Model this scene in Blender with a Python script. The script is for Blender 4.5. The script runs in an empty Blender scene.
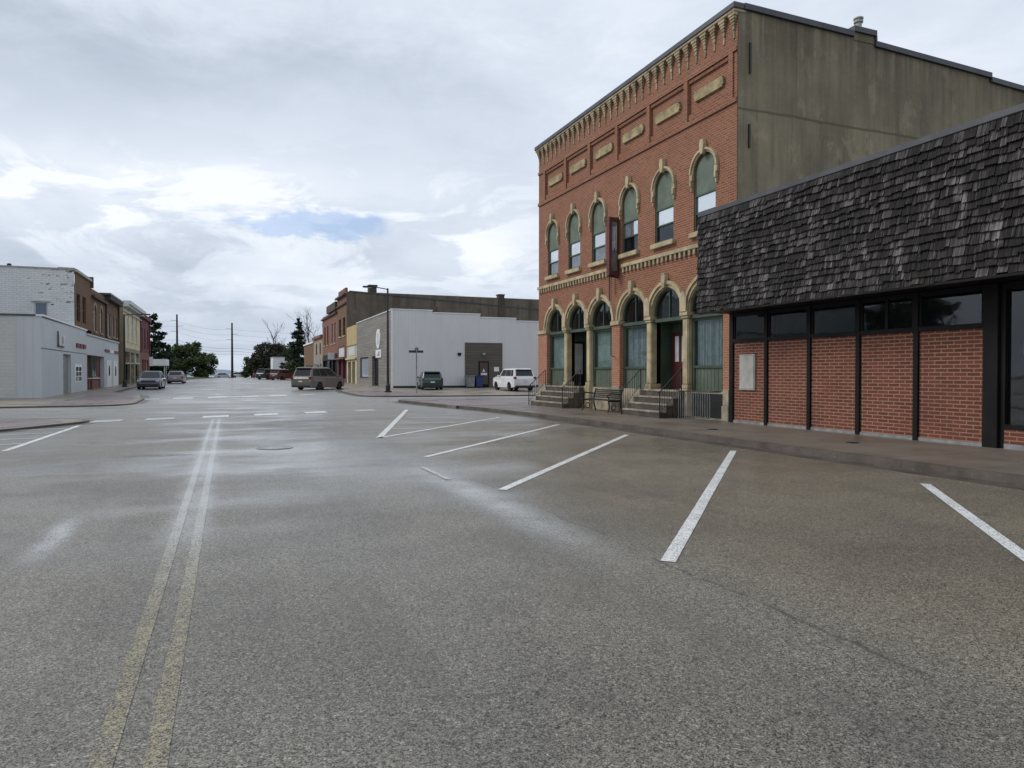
import bpy, bmesh, math, random
from mathutils import Vector, Matrix
R = random.Random(7)
sc = bpy.context.scene
C = sc.collection
rad = math.radians

# ------------------------------------------------------------------ terrain
KN = [(-400, 0), (40, 0.0), (50, .10), (66, .27), (90, .38), (120, .45), (150, .52), (168, .54), (185, .40), (230, -1.2), (320, -5.0), (420, -6.5), (9000, -7.0)]
def G(y):
    for (a, za), (b, zb) in zip(KN, KN[1:]):
        if y <= b:
            t = max(0, (y - a) / (b - a)); return za + (zb - za) * t
    return KN[-1][1]

# ------------------------------------------------------------------ nodes / materials
class N:
    def __init__(s, nt): s.nt = nt
    def node(s, t, **k):
        n = s.nt.nodes.new(t)
        for a, b in k.items(): setattr(n, a, b)
        return n
    def set(s, sock, v):
        if isinstance(v, bpy.types.NodeSocket): s.nt.links.new(v, sock)
        else: sock.default_value = v
    def m(s, op, a, b=0.0, c=None, clamp=False):
        n = s.node('ShaderNodeMath', operation=op, use_clamp=clamp)
        s.set(n.inputs[0], a); s.set(n.inputs[1], b)
        if c is not None: s.set(n.inputs[2], c)
        return n.outputs[0]
    def mix(s, f, a, b, blend='MIX'):
        n = s.node('ShaderNodeMix', data_type='RGBA', blend_type=blend)
        s.set(n.inputs[0], f); s.set(n.inputs[6], col4(a)); s.set(n.inputs[7], col4(b))
        return n.outputs[2]
    def noise(s, vec, scale, detail=4, rough=.55, dist=0.0):
        n = s.node('ShaderNodeTexNoise')
        s.set(n.inputs['Vector'], vec); n.inputs['Scale'].default_value = scale
        n.inputs['Detail'].default_value = detail; n.inputs['Roughness'].default_value = rough
        n.inputs['Distortion'].default_value = dist
        return n.outputs['Fac']
    def vor(s, vec, scale, out='Color', feature='F1'):
        n = s.node('ShaderNodeTexVoronoi', feature=feature)
        s.set(n.inputs['Vector'], vec); n.inputs['Scale'].default_value = scale
        return n.outputs[out]
    def ss(s, x, a, b, lo=0.0, hi=1.0):
        n = s.node('ShaderNodeMapRange', interpolation_type='SMOOTHSTEP')
        s.set(n.inputs[0], x); n.inputs[1].default_value = a; n.inputs[2].default_value = b
        n.inputs[3].default_value = lo; n.inputs[4].default_value = hi
        return n.outputs[0]
    def obj(s): return s.node('ShaderNodeTexCoord').outputs['Object']
    def xyz(s, v):
        n = s.node('ShaderNodeSeparateXYZ'); s.set(n.inputs[0], v); return n.outputs
    def comb(s, x, y, z=0.0):
        n = s.node('ShaderNodeCombineXYZ'); s.set(n.inputs[0], x); s.set(n.inputs[1], y); s.set(n.inputs[2], z); return n.outputs[0]
    def scalev(s, v, sx, sy, sz):
        n = s.node('ShaderNodeVectorMath', operation='MULTIPLY'); s.set(n.inputs[0], v); n.inputs[1].default_value = (sx, sy, sz); return n.outputs[0]
    def bump(s, h, strength, dist=.02):
        n = s.node('ShaderNodeBump'); s.set(n.inputs['Height'], h); n.inputs['Strength'].default_value = strength; n.inputs['Distance'].default_value = dist
        return n.outputs[0]
    def wallvec(s):                       # wall coordinates: along the wall, up
        o = s.xyz(s.obj())
        nx = s.xyz(s.node('ShaderNodeNewGeometry').outputs['Normal'])[0]
        f = s.m('GREATER_THAN', s.m('ABSOLUTE', nx), .5)
        u = s.m('ADD', s.m('MULTIPLY', o[1], f), s.m('MULTIPLY', o[0], s.m('SUBTRACT', 1.0, f)))
        return s.comb(u, o[2], 0.0)
def col4(c):
    if isinstance(c, tuple) and len(c) == 3: return (*c, 1)
    return c
MATS = {}
def new_mat(name):
    m = bpy.data.materials.new(name); m.use_nodes = True
    nt = m.node_tree; nt.nodes.clear()
    n = N(nt); out = n.node('ShaderNodeOutputMaterial'); b = n.node('ShaderNodeBsdfPrincipled')
    nt.links.new(b.outputs[0], out.inputs[0]); MATS[name] = m
    return m, n, b, out
def plain(name, c, rough=.6, var=.12, scale=3.0, metal=0.0, bump=0.0, bscale=40, spec=.5, coat=0.0):
    m, n, b, o = new_mat(name)
    v = n.obj(); f = n.noise(v, scale, 6, .6)
    k = 1 - var * 1.6
    n.set(b.inputs['Base Color'], n.mix(n.ss(f, .3, .7), tuple(x * k for x in c), tuple(min(1, x * (1 + var)) for x in c)))
    b.inputs['Roughness'].default_value = rough; b.inputs['Metallic'].default_value = metal
    b.inputs['Specular IOR Level'].default_value = spec; b.inputs['Coat Weight'].default_value = coat; b.inputs['Coat Roughness'].default_value = .08
    if bump: n.set(b.inputs['Normal'], n.bump(n.noise(v, bscale, 4), bump, .01))
    return m
def brick(name, c1, c2, mortar, bw=.215, bh=.075, ms=.011, stain=.35, rough=.8, var=.5):
    m, n, b, o = new_mat(name)
    w = n.wallvec(); t = n.node('ShaderNodeTexBrick')
    n.set(t.inputs['Vector'], w); t.inputs['Scale'].default_value = 1
    t.inputs['Color1'].default_value = col4(c1); t.inputs['Color2'].default_value = col4(c2); t.inputs['Mortar'].default_value = col4(mortar)
    t.inputs['Mortar Size'].default_value = ms; t.inputs['Mortar Smooth'].default_value = .15
    t.inputs['Brick Width'].default_value = bw; t.inputs['Row Height'].default_value = bh; t.inputs['Bias'].default_value = 0.0
    big = n.ss(n.noise(w, .7, 6, .65), .35, .75)
    fine = n.noise(w, 14, 3)
    c = n.mix(n.m('MULTIPLY', big, stain), t.outputs['Color'], tuple(x * .55 for x in c1))
    c = n.mix(n.m('MULTIPLY', n.ss(fine, .35, .7), var * .5), c, tuple(min(1, x * 1.35) for x in c2))
    streak = n.ss(n.noise(n.scalev(w, 2.2, .12, 1), 1.0, 5, .7), .52, .75)
    c = n.mix(n.m('MULTIPLY', streak, stain * .6), c, tuple(x * .45 for x in c1))
    n.set(b.inputs['Base Color'], c); b.inputs['Roughness'].default_value = rough; b.inputs['Specular IOR Level'].default_value = .3
    n.set(b.inputs['Normal'], n.bump(n.m('SUBTRACT', n.m('MULTIPLY', fine, .3), t.outputs['Fac']), .6, .008))
    return m

# --- wet asphalt with pale aggregate
def asphalt(name='wet_asphalt', lines=False):
    m, n, b, o = new_mat(name)
    v = n.obj(); p = n.xyz(v); x, y = p[0], p[1]
    flat = n.comb(x, y, 0.0)
    a1 = n.xyz(n.vor(flat, 165))[0]; a2 = n.xyz(n.vor(flat, 85))[1]
    sp = n.m('ADD', n.m('MULTIPLY', a1, .7), n.m('MULTIPLY', a2, .3))
    base = n.mix(n.ss(sp, .16, .62), (.030, .028, .025), (.270, .255, .222))
    base = n.mix(n.ss(sp, .78, .97), base, (.58, .56, .50))
    hole = n.ss(n.noise(flat, 22, 2), .27, .33, 1.0, 0.0)
    base = n.mix(n.m('MULTIPLY', hole, .7), base, (.03, .028, .026))
    big = n.noise(flat, .35, 6, .6); mid = n.noise(flat, 1.6, 6, .65)
    base = n.mix(n.ss(big, .35, .7), base, (.70, .70, .72), 'MULTIPLY')
    base = n.mix(n.m('MULTIPLY', n.ss(mid, .45, .75), .45), base, (.62, .60, .58), 'MULTIPLY')
    g1 = n.noise(flat, 34, 3, .7); g2 = n.noise(flat, 13, 4, .7)
    base = n.mix(n.m('MULTIPLY', n.ss(g1, .44, .62), .55), base, (.42, .41, .39), 'MULTIPLY')
    base = n.mix(n.m('MULTIPLY', n.ss(g2, .50, .68), .40), base, (.50, .49, .47), 'MULTIPLY')
    base = n.mix(n.m('MULTIPLY', n.ss(n.noise(flat, 24, 3, .7), .58, .72), .35), base, (.46, .44, .39))
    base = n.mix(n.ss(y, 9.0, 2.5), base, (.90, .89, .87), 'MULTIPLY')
    # tyre lanes, oil and long smears along the driving direction
    lanes = n.noise(n.comb(n.m('MULTIPLY', x, 1.0), n.m('MULTIPLY', y, .07), 0.0), 1.0, 5, .65)
    base = n.mix(n.m('MULTIPLY', n.ss(lanes, .5, .72), .4), base, (.55, .55, .56), 'MULTIPLY')
    # parking strip browned: the dark building's reflection put into its colour
    brown = n.m('MULTIPLY', n.ss(x, 2.6, 5.0), n.ss(y, 34, 20))
    base = n.mix(1.0, base, (1.0, .985, .95), 'MULTIPLY')
    base = n.mix(n.m('MULTIPLY', brown, .9), base, (.98, .90, .76), 'MULTIPLY')
    # tar seam along the edge of the parking strip and cross cracks
    wob = n.m('MULTIPLY', n.m('SUBTRACT', n.noise(flat, .9, 5, .7), .5), .35)
    seam = n.m('ABSOLUTE', n.m('SUBTRACT', n.m('ADD', x, wob), 3.42))
    seamf = n.m('MULTIPLY', n.ss(seam, .008, .03, 1.0, 0.0), n.ss(n.noise(flat, 1.1, 3), .46, .56))
    wob2 = n.m('MULTIPLY', n.m('SUBTRACT', n.noise(flat, .5, 6, .75), .5), 2.2)
    ycr = n.m('ABSOLUTE', n.m('SUBTRACT', n.m('ADD', y, wob2), 15.2))
    cr = n.m('MULTIPLY', n.ss(ycr, .02, .10, 1.0, 0.0), n.ss(n.noise(flat, .45, 3), .5, .58))
    c2 = n.m('ABSOLUTE', n.m('SUBTRACT', n.noise(flat, .16, 7, .6), .5))
    crk = n.m('MULTIPLY', n.ss(c2, .0006, .0022, 1.0, 0.0), n.ss(n.noise(flat, .3, 2), .48, .55))
    dark = n.m('MAXIMUM', n.m('MULTIPLY', seamf, .7), cr)
    # oil drips in the bays, tyre-darkened lanes, an old patch edge
    spot = n.vor(flat, .55, 'Distance'); oil = n.m('MULTIPLY', n.ss(n.m('ADD', spot, n.m('MULTIPLY', mid, .12)), .10, .17, 1.0, 0.0), n.ss(x, 4.0, 6.0))
    drip = n.m('MULTIPLY', n.ss(n.vor(flat, 2.6, 'Distance'), .03, .075, 1.0, 0.0), n.ss(n.noise(flat, .6, 2), .5, .6))
    lane = n.m('ADD', n.ss(n.m('ABSOLUTE', n.m('SUBTRACT', n.m('ADD', x, wob), 1.0)), .1, .55, 1.0, 0.0), n.ss(n.m('ABSOLUTE', n.m('SUBTRACT', n.m('ADD', x, wob), 2.6)), .1, .5, 1.0, 0.0))
    lane = n.m('MULTIPLY', lane, n.ss(n.noise(n.comb(x, n.m('MULTIPLY', y, .15), 0.0), 1.2, 5, .7), .4, .65))
    base = n.mix(n.m('MULTIPLY', n.m('MINIMUM', n.m('ADD', n.m('MULTIPLY', oil, .45), n.m('MULTIPLY', lane, .28)), .6), 1.0), base, (.05, .048, .044))
    base = n.mix(n.m('MULTIPLY', drip, .6), base, (.02, .02, .02))
    base = n.mix(n.m('MULTIPLY', dark, .75), base, (.02, .02, .021))
    def smear_or_glare(x0, wdt, y0, y1, amt, fade=1.2):
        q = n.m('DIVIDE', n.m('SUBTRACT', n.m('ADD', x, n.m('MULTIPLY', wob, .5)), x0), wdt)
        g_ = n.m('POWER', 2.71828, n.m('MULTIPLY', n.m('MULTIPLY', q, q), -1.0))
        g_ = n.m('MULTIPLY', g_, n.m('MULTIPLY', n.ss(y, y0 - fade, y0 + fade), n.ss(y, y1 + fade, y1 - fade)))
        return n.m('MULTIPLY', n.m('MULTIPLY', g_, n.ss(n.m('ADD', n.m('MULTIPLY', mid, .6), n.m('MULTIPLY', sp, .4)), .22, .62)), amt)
    sm = n.m('ADD', smear_or_glare(3.05, .30, 6.2, 11.0, .60, 1.8), smear_or_glare(-1.58, .11, 7.4, 8.9, .80, .7))
    sm = n.m('ADD', sm, n.m('MULTIPLY', n.m('ADD', smear_or_glare(-.49, .12, 7.5, 23, .42), smear_or_glare(-.285, .12, 7.5, 23, .42)), 1.0))  # pale wet glare beside the centre lines, laid into the base colour
    sm = n.m('ADD', sm, smear_or_glare(1.6, 1.8, 10.5, 18, .38, 3.0))  # broad pale patch: wet sheen of the sky put into the road colour
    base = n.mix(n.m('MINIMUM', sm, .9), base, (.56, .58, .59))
    far = n.ss(y, 11, 48)  # distant road lightened: grazing sky reflection put into its colour
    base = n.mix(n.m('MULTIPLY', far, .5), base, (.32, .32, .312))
    if lines:                                             # old worn thermoplastic, whitened far off by sky glare put into colour
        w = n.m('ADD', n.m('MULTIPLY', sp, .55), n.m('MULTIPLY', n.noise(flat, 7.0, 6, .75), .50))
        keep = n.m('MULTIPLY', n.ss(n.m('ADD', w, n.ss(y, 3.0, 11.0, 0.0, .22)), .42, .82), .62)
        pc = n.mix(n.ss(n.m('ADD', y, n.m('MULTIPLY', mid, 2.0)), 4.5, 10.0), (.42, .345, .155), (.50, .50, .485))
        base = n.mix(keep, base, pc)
    n.set(b.inputs['Base Color'], base)
    wet = n.m('MULTIPLY', n.ss(n.noise(n.comb(n.m('MULTIPLY', x, .25), n.m('MULTIPLY', y, .5), 0.0), 1.0, 6, .62), .40, .66), n.ss(y, 3.5, 14))
    rough = n.m('SUBTRACT', .54, n.m('MULTIPLY', wet, .30))
    n.set(b.inputs['Roughness'], rough)
    b.inputs['Specular IOR Level'].default_value = .5
    b.inputs['Coat Roughness'].default_value = .20
    n.set(b.inputs['Coat Weight'], n.m('MULTIPLY', wet, .55))
    n.set(b.inputs['Normal'], n.bump(n.m('ADD', sp, n.m('MULTIPLY', hole, -1.0)), .42, .006))
    return m
def paint(name, c, wear0, gain):
    m, n, b, o = new_mat(name)
    v = n.obj(); flat = n.scalev(v, 1, 1, 0)
    sp = n.xyz(n.vor(flat, 100))[0]
    w = n.m('ADD', n.m('MULTIPLY', sp, .55), n.m('MULTIPLY', n.noise(flat, 3.0, 5, .7), .6))
    f = n.ss(w, wear0, wear0 + gain)
    n.set(b.inputs['Base Color'], n.mix(f, c, (.17, .165, .15)))
    n.set(b.inputs['Roughness'], .45)
    n.set(b.inputs['Normal'], n.bump(sp, .3, .004))
    return m
def pavement(name, c, joint=1.5, wetk=.4, dark=.55):
    m, n, b, o = new_mat(name)
    v = n.obj(); p = n.xyz(v); flat = n.comb(p[0], p[1], 0.0)
    t = n.node('ShaderNodeTexBrick'); n.set(t.inputs['Vector'], flat); t.inputs['Scale'].default_value = 1
    t.offset = 0.0; t.inputs['Brick Width'].default_value = joint; t.inputs['Row Height'].default_value = joint
    t.inputs['Mortar Size'].default_value = .012; t.inputs['Mortar Smooth'].default_value = .3
    t.inputs['Color1'].default_value = col4(c); t.inputs['Color2'].default_value = col4(tuple(x * .88 for x in c)); t.inputs['Mortar'].default_value = col4(tuple(x * .4 for x in c))
    st = n.ss(n.noise(flat, .55, 7, .65), .38, .68)
    cc = n.mix(n.m('MULTIPLY', st, dark), t.outputs['Color'], tuple(x * .4 for x in c))
    cc = n.mix(n.m('MULTIPLY', n.ss(n.noise(flat, 45, 3), .4, .7), .3), cc, tuple(x * 1.5 for x in c))
    n.set(b.inputs['Base Color'], cc)
    n.set(b.inputs['Roughness'], n.m('SUBTRACT', .62, n.m('MULTIPLY', st, wetk)))
    n.set(b.inputs['Normal'], n.bump(n.noise(flat, 60, 4), .25, .004))
    return m
def pavers(name, c1, c2):
    m, n, b, o = new_mat(name)
    v = n.obj(); p = n.xyz(v); flat = n.comb(p[0], p[1], 0.0)
    t = n.node('ShaderNodeTexBrick'); n.set(t.inputs['Vector'], flat); t.inputs['Scale'].default_value = 1
    t.inputs['Brick Width'].default_value = .2; t.inputs['Row Height'].default_value = .1; t.inputs['Mortar Size'].default_value = .006
    t.inputs['Color1'].default_value = col4(c1); t.inputs['Color2'].default_value = col4(c2); t.inputs['Mortar'].default_value = (.05, .045, .04, 1)
    st = n.ss(n.noise(flat, .5, 6, .6), .4, .65)
    n.set(b.inputs['Base Color'], n.mix(n.m('MULTIPLY', st, .45), t.outputs['Color'], tuple(x * .4 for x in c1)))
    n.set(b.inputs['Roughness'], n.m('SUBTRACT', .5, n.m('MULTIPLY', st, .28)))
    return m
def streaked(name, c, cd, sc_=1.0, amt=.7, rough=.85, joints=None):
    m, n, b, o = new_mat(name)
    w = n.wallvec()
    s1 = n.ss(n.noise(n.scalev(w, 1.6, .10, 1), 1.0 * sc_, 7, .7), .42, .70)
    s2 = n.ss(n.noise(w, .45, 7, .62), .38, .68)
    c_ = n.mix(n.m('MULTIPLY', s1, amt), c, cd)
    c_ = n.mix(n.m('MULTIPLY', s2, .65), c_, tuple(x * .5 for x in c))
    s3 = n.ss(n.noise(n.scalev(w, .8, .5, 1), 1.3, 7, .7), .55, .62)
    c_ = n.mix(n.m('MULTIPLY', s3, .35), c_, tuple(min(1, x * 1.45) for x in c))
    if joints:
        zt = n.xyz(w)[1]
        c_ = n.mix(n.m('MULTIPLY', n.m('MULTIPLY', n.ss(zt, 9.6, 12.2), n.ss(n.noise(n.scalev(w, 2.5, .07, 1), 1.0, 6, .7), .36, .60)), .55), c_, cd)
    c_ = n.mix(n.m('MULTIPLY', n.ss(n.noise(w, 9, 5, .7), .5, .8), .25), c_, tuple(min(1, x * 1.5) for x in c))
    p = n.xyz(w)
    if joints:
        for z in joints:
            ww = n.m('MULTIPLY', n.m('SUBTRACT', n.noise(w, .8, 4), .5), .12)
            d = n.m('ABSOLUTE', n.m('SUBTRACT', n.m('ADD', p[1], ww), z))
            c_ = n.mix(n.ss(d, .015, .06, .75, 0.0), c_, tuple(x * .35 for x in c))
            c_ = n.mix(n.m('MULTIPLY', n.ss(n.m('SUBTRACT', p[1], z), 0.0, .02), .10), c_, tuple(x * .5 for x in c))
    n.set(b.inputs['Base Color'], c_); b.inputs['Roughness'].default_value = rough; b.inputs['Specular IOR Level'].default_value = .25
    n.set(b.inputs['Normal'], n.bump(n.noise(w, 12, 6, .7), .3, .02))
    return m
def siding(name, c, pitch=.3, rough=.5, depth=.5):
    m, n, b, o = new_mat(name)
    w = n.wallvec(); p = n.xyz(w)
    fr = n.m('FRACT', n.m('DIVIDE', p[0], pitch))
    rib = n.ss(n.m('ABSOLUTE', n.m('SUBTRACT', fr, .5)), .36, .46)
    n.set(b.inputs['Base Color'], n.mix(n.m('MULTIPLY', n.ss(n.noise(n.scalev(w, 1, .25, 1), .8, 6, .65), .35, .75), .35), n.mix(n.m('MULTIPLY', rib, .14), c, tuple(x * .6 for x in c)), tuple(x * .72 for x in c)))
    b.inputs['Roughness'].default_value = rough
    n.set(b.inputs['Normal'], n.bump(rib, depth, .02))
    return m
def planks(name, c1, c2, h=.28, wd=3.5):
    m, n, b, o = new_mat(name)
    w = n.wallvec(); t = n.node('ShaderNodeTexBrick'); n.set(t.inputs['Vector'], w); t.inputs['Scale'].default_value = 1
    t.inputs['Brick Width'].default_value = wd; t.inputs['Row Height'].default_value = h; t.inputs['Mortar Size'].default_value = .012
    t.inputs['Color1'].default_value = col4(c1); t.inputs['Color2'].default_value = col4(c2); t.inputs['Mortar'].default_value = col4(tuple(x * .35 for x in c1))
    g = n.ss(n.noise(n.scalev(w, .5, 12, 1), 1.5, 5), .35, .7)
    n.set(b.inputs['Base Color'], n.mix(n.m('MULTIPLY', g, .5), t.outputs['Color'], tuple(x * .6 for x in c2)))
    b.inputs['Roughness'].default_value = .75
    return m
def peeling(name, paintc, brickc):
    m, n, b, o = new_mat(name)
    w = n.wallvec(); p = n.xyz(w)
    t = n.node('ShaderNodeTexBrick'); n.set(t.inputs['Vector'], w); t.inputs['Scale'].default_value = 1
    t.inputs['Brick Width'].default_value = .43; t.inputs['Row Height'].default_value = .15; t.inputs['Mortar Size'].default_value = .018
    t.inputs['Color1'].default_value = col4(paintc); t.inputs['Color2'].default_value = col4(tuple(x * .92 for x in paintc)); t.inputs['Mortar'].default_value = col4(tuple(x * .75 for x in paintc))
    pk = n.noise(n.scalev(w, .9, 2.6, 1), 1.9, 6, .65)
    near = n.m('MULTIPLY', n.ss(p[0], -5.0, 1.2), n.ss(p[1], 4.2, 8.0))
    msk = n.ss(n.m('ADD', pk, n.m('MULTIPLY', near, .14)), .675, .70)
    gr = n.ss(n.noise(w, .6, 6), .4, .7)
    c_ = n.mix(n.m('MULTIPLY', gr, .35), t.outputs['Color'], tuple(x * .68 for x in paintc))
    n.set(b.inputs['Base Color'], n.mix(msk, c_, brickc)); b.inputs['Roughness'].default_value = .8
    return m
def glass(name, tint=(.02, .025, .03), mirror=.12, see=0.0, rough=.02, wav=.0):
    """glass pane: dark body with a Fresnel reflection; see > 0 lets what is behind show through"""
    m = bpy.data.materials.new(name); m.use_nodes = True; nt = m.node_tree; nt.nodes.clear(); n = N(nt)
    out = n.node('ShaderNodeOutputMaterial'); gl = n.node('ShaderNodeBsdfGlossy'); gl.inputs['Roughness'].default_value = rough
    gl.inputs['Color'].default_value = (.9, .93, .95, 1)
    if wav: n.set(gl.inputs['Normal'], n.bump(n.noise(n.obj(), 1.1, 2), wav, .05))
    df = n.node('ShaderNodeBsdfDiffuse'); df.inputs[0].default_value = col4(tint)
    tr = n.node('ShaderNodeBsdfTransparent'); tr.inputs[0].default_value = (.85, .9, .9, 1)
    mx = n.node('ShaderNodeMixShader'); mx.inputs[0].default_value = see
    nt.links.new(df.outputs[0], mx.inputs[1]); nt.links.new(tr.outputs[0], mx.inputs[2])
    fr = n.node('ShaderNodeFresnel'); fr.inputs[0].default_value = 1.5
    back = n.node('ShaderNodeNewGeometry').outputs['Backfacing']
    f = n.m('MULTIPLY', n.m('ADD', n.m('MULTIPLY', fr.outputs[0], 1.0 - mirror), mirror, clamp=True), n.m('SUBTRACT', 1.0, back))
    n.set(mx.inputs[0], n.m('MAXIMUM', back, see) if see else 0.0)
    m2 = n.node('ShaderNodeMixShader'); n.set(m2.inputs[0], f)
    nt.links.new(mx.outputs[0], m2.inputs[1]); nt.links.new(gl.outputs[0], m2.inputs[2]); nt.links.new(m2.outputs[0], out.inputs[0])
    MATS[name] = m; return m
def shingles():
    m, n, b, o = new_mat('weathered_shingle')
    g = n.node('ShaderNodeNewGeometry'); r = g.outputs['Random Per Island']
    w = n.wallvec()
    gr = n.noise(n.scalev(w, 28, 1.6, 1), 1.0, 4, .7)
    gr2 = n.noise(n.scalev(w, 3.2, .9, 1), 1.0, 6, .7)
    f = n.m('ADD', n.m('ADD', n.m('MULTIPLY', n.m('POWER', r, 2.4), .36), n.m('MULTIPLY', n.ss(gr, .42, .80), .50)), n.m('MULTIPLY', n.ss(gr2, .50, .74), .55))
    c = n.mix(n.ss(f, .08, 1.0), (.013, .011, .011), (.215, .198, .192))
    c = n.mix(n.m('MULTIPLY', n.ss(n.noise(w, 2.5, 4), .55, .75), .25), c, (.07, .05, .04))
    n.set(b.inputs['Base Color'], c); b.inputs['Roughness'].default_value = .85; b.inputs['Specular IOR Level'].default_value = .25
    n.set(b.inputs['Normal'], n.bump(gr, .4, .006))
    return m
def leaf(name, c1, c2):
    m, n, b, o = new_mat(name)
    r = n.node('ShaderNodeNewGeometry').outputs['Random Per Island']
    cl = n.ss(n.noise(n.obj(), .6, 3), .35, .65)
    n.set(b.inputs['Base Color'], n.mix(n.m('ADD', n.m('MULTIPLY', r, .6), n.m('MULTIPLY', cl, .4)), c1, c2))
    b.inputs['Roughness'].default_value = .7; b.inputs['Specular IOR Level'].default_value = .2
    return m
def grassm():
    m, n, b, o = new_mat('grass_ground')
    v = n.obj()
    n.set(b.inputs['Base Color'], n.mix(n.ss(n.noise(v, .25, 7, .65), .35, .65), (.075, .10, .035), (.13, .14, .06)))
    b.inputs['Roughness'].default_value = .9
    n.set(b.inputs['Normal'], n.bump(n.noise(v, 3, 6), .6, .1)); return m

M = {}
M['asphalt'] = asphalt()
M['white_line'] = paint('white_road_paint', (.70, .71, .70), .52, .36)
M['worn_white'] = paint('worn_white_road_paint', (.56, .57, .57), .44, .30)
M['yellow_line'] = paint('worn_yellow_road_paint', (.36, .30, .13), .26, .42)
M['yellow_white'] = paint('glare_pale_road_paint', (.54, .53, .47), .30, .45)  # far centre line, its wet sky glare put into the tint
M['centre'] = asphalt('worn_glare_centre_line_paint', True)
M['ghost'] = paint('ghost_of_old_paint', (.50, .51, .50), .24, .30)
M['walk'] = pavement('wet_brown_concrete', (.150, .124, .098), 1.5, .3, .35)
M['walk2'] = pavement('pale_concrete', (.235, .20, .16))
M['paver'] = pavers('wet_pavers', (.22, .165, .16), (.17, .13, .13))
def kerbm():
    m, n, b, o = new_mat('jointed_kerb')
    v = n.obj(); p = n.xyz(v); flat = n.scalev(v, 1, 1, 1)
    c = n.mix(n.ss(n.noise(flat, 1.3, 6, .7), .35, .7), (.115, .095, .076), (.055, .046, .038))
    j = n.m('ABSOLUTE', n.m('SUBTRACT', n.m('FRACT', n.m('DIVIDE', n.m('ADD', p[1], n.m('MULTIPLY', p[0], .9)), 2.4)), .5))
    c = n.mix(n.ss(j,    .001, .005, .6, 0.0), c, (.02, .018, .016))
    c = n.mix(n.m('MULTIPLY', n.ss(n.noise(flat, 6, 5, .75), .60, .66), .5), c, (.20, .175, .145))
    n.set(b.inputs['Base Color'], c); b.inputs['Roughness'].default_value = .5
    n.set(b.inputs['Normal'], n.bump(n.noise(flat, 9, 6, .7), .5, .02)); return m
M['kerb'] = kerbm()
M['kerb_plain'] = plain('kerb_concrete', (.098, .082, .066), .55, .25, 2.0, bump=.3)
M['gutter'] = plain('wet_gutter', (.075, .064, .053), .35, .3, 1.2, bump=.2)
M['brickA'] = brick('orange_red_brick', (.300, .096, .043), (.165, .054, .029), (.29, .205, .145), .215, .076, .013, .32)
M['brickB'] = brick('pale_pier_brick', (.40, .15, .075), (.29, .10, .055), (.36, .25, .18), .215, .076, .014, .35)
M['brickC'] = brick('red_panel_brick', (.180, .053, .036), (.105, .032, .025), (.34, .215, .135), .285, .0825, .012, .42, var=.55)
M['brickBrown'] = brick('brown_brick', (.185, .095, .045), (.125, .065, .036), (.16, .12, .085), .25, .09, .012, .4)
M['brickDark'] = brick('dark_side_brick', (.085, .066, .052), (.062, .05, .042), (.11, .095, .08), .25, .09, .012, .6)
M['brickRed'] = brick('red_brick_far', (.24, .085, .055), (.18, .07, .05), (.2, .15, .12), .25, .09, .012, .3)
M['maroon'] = brick('painted_maroon_brick', (.155, .048, .055), (.13, .042, .048), (.12, .045, .05), .25, .09, .01, .25)
M['cream'] = plain('cream_painted_brick', (.62, .55, .37), .8, .12, 1.2)
M['tanside'] = streaked('tan_side_wall', (.25, .20, .12), (.10, .08, .055))
M['parge'] = streaked('stained_cement_render', (.285, .240, .165), (.060, .048, .034), 1.0, .6, joints=(9.3,))
M['darkparge'] = streaked('dark_stained_side_wall', (.165, .135, .105), (.05, .041, .033), .7, .8)
M['stone'] = plain('buff_limestone', (.42, .345, .21), .8, .20, 2.2, bump=.4)
M['tablet'] = plain('weathered_tablet_stone', (.33, .265, .145), .85, .3, 3.0, bump=.5)
M['stonedark'] = plain('weathered_limestone', (.30, .255, .18), .85, .3, 2.0, bump=.5)
M['cornice'] = plain('corbel_stone', (.33, .265, .165), .85, .3, 3.0, bump=.5)
M['coping'] = plain('dark_metal_coping', (.055, .058, .066), .5, .2, 1.5)
M['greencoat'] = plain('sage_green_paint', (.088, .112, .082), .6, .18, 1.4)
M['greendark'] = plain('dark_green_paint', (.045, .072, .046), .5, .18, 1.5)
M['shade'] = plain('green_grey_boarding', (.115, .145, .112), .7, .15, 2.0)
M['black'] = plain('black_metal', (.014, .014, .017), .45, .2, 2.0)
M['charcoal'] = plain('charcoal_frame', (.010, .009, .009), .55, .2, 2.0, spec=.18)
M['void'] = plain('dark_interior', (.012, .012, .012), .9, .2)
M['darkred'] = plain('dark_red_paint', (.10, .018, .020), .5, .2, 2.0)
M['doorred'] = plain('oxblood_door_paint', (.075, .016, .016), .45, .15, 2.0)
M['white'] = plain('white_paint', (.74, .75, .76), .5, .06, 1.5)
M['offwhite'] = plain('off_white_paint', (.55, .56, .56), .6, .12, 1.5)
M['curtain'] = plain('grey_blue_curtain', (.50, .54, .55), .8, .15, 6.0)
M['blindgreen'] = plain('pale_green_blind', (.44, .52, .48), .7, .12, 3.0)
M['greysid'] = siding('pale_grey_siding', (.64, .65, .65), .3, .5, .12)
M['bluesid'] = siding('blue_grey_siding', (.50, .53, .55), .45, .5, .35)
M['greyplank'] = planks('grey_planks', (.25, .235, .21), (.19, .175, .155))
M['taupe'] = planks('taupe_planks', (.125, .108, .088), (.10, .088, .072), .24)
M['block'] = brick('pale_block_wall', (.55, .55, .52), (.52, .52, .49), (.48, .48, .45), .4, .2, .012, .2, var=.15)
M['peel'] = peeling('peeling_white_paint', (.70, .71, .70), (.10, .065, .045))
M['yellow'] = plain('mustard_panel', (.44, .33, .15), .7, .12, 1.0)
M['paleyellow'] = plain('pale_yellow_wall', (.48, .43, .27), .7, .12, 1.0)
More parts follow.
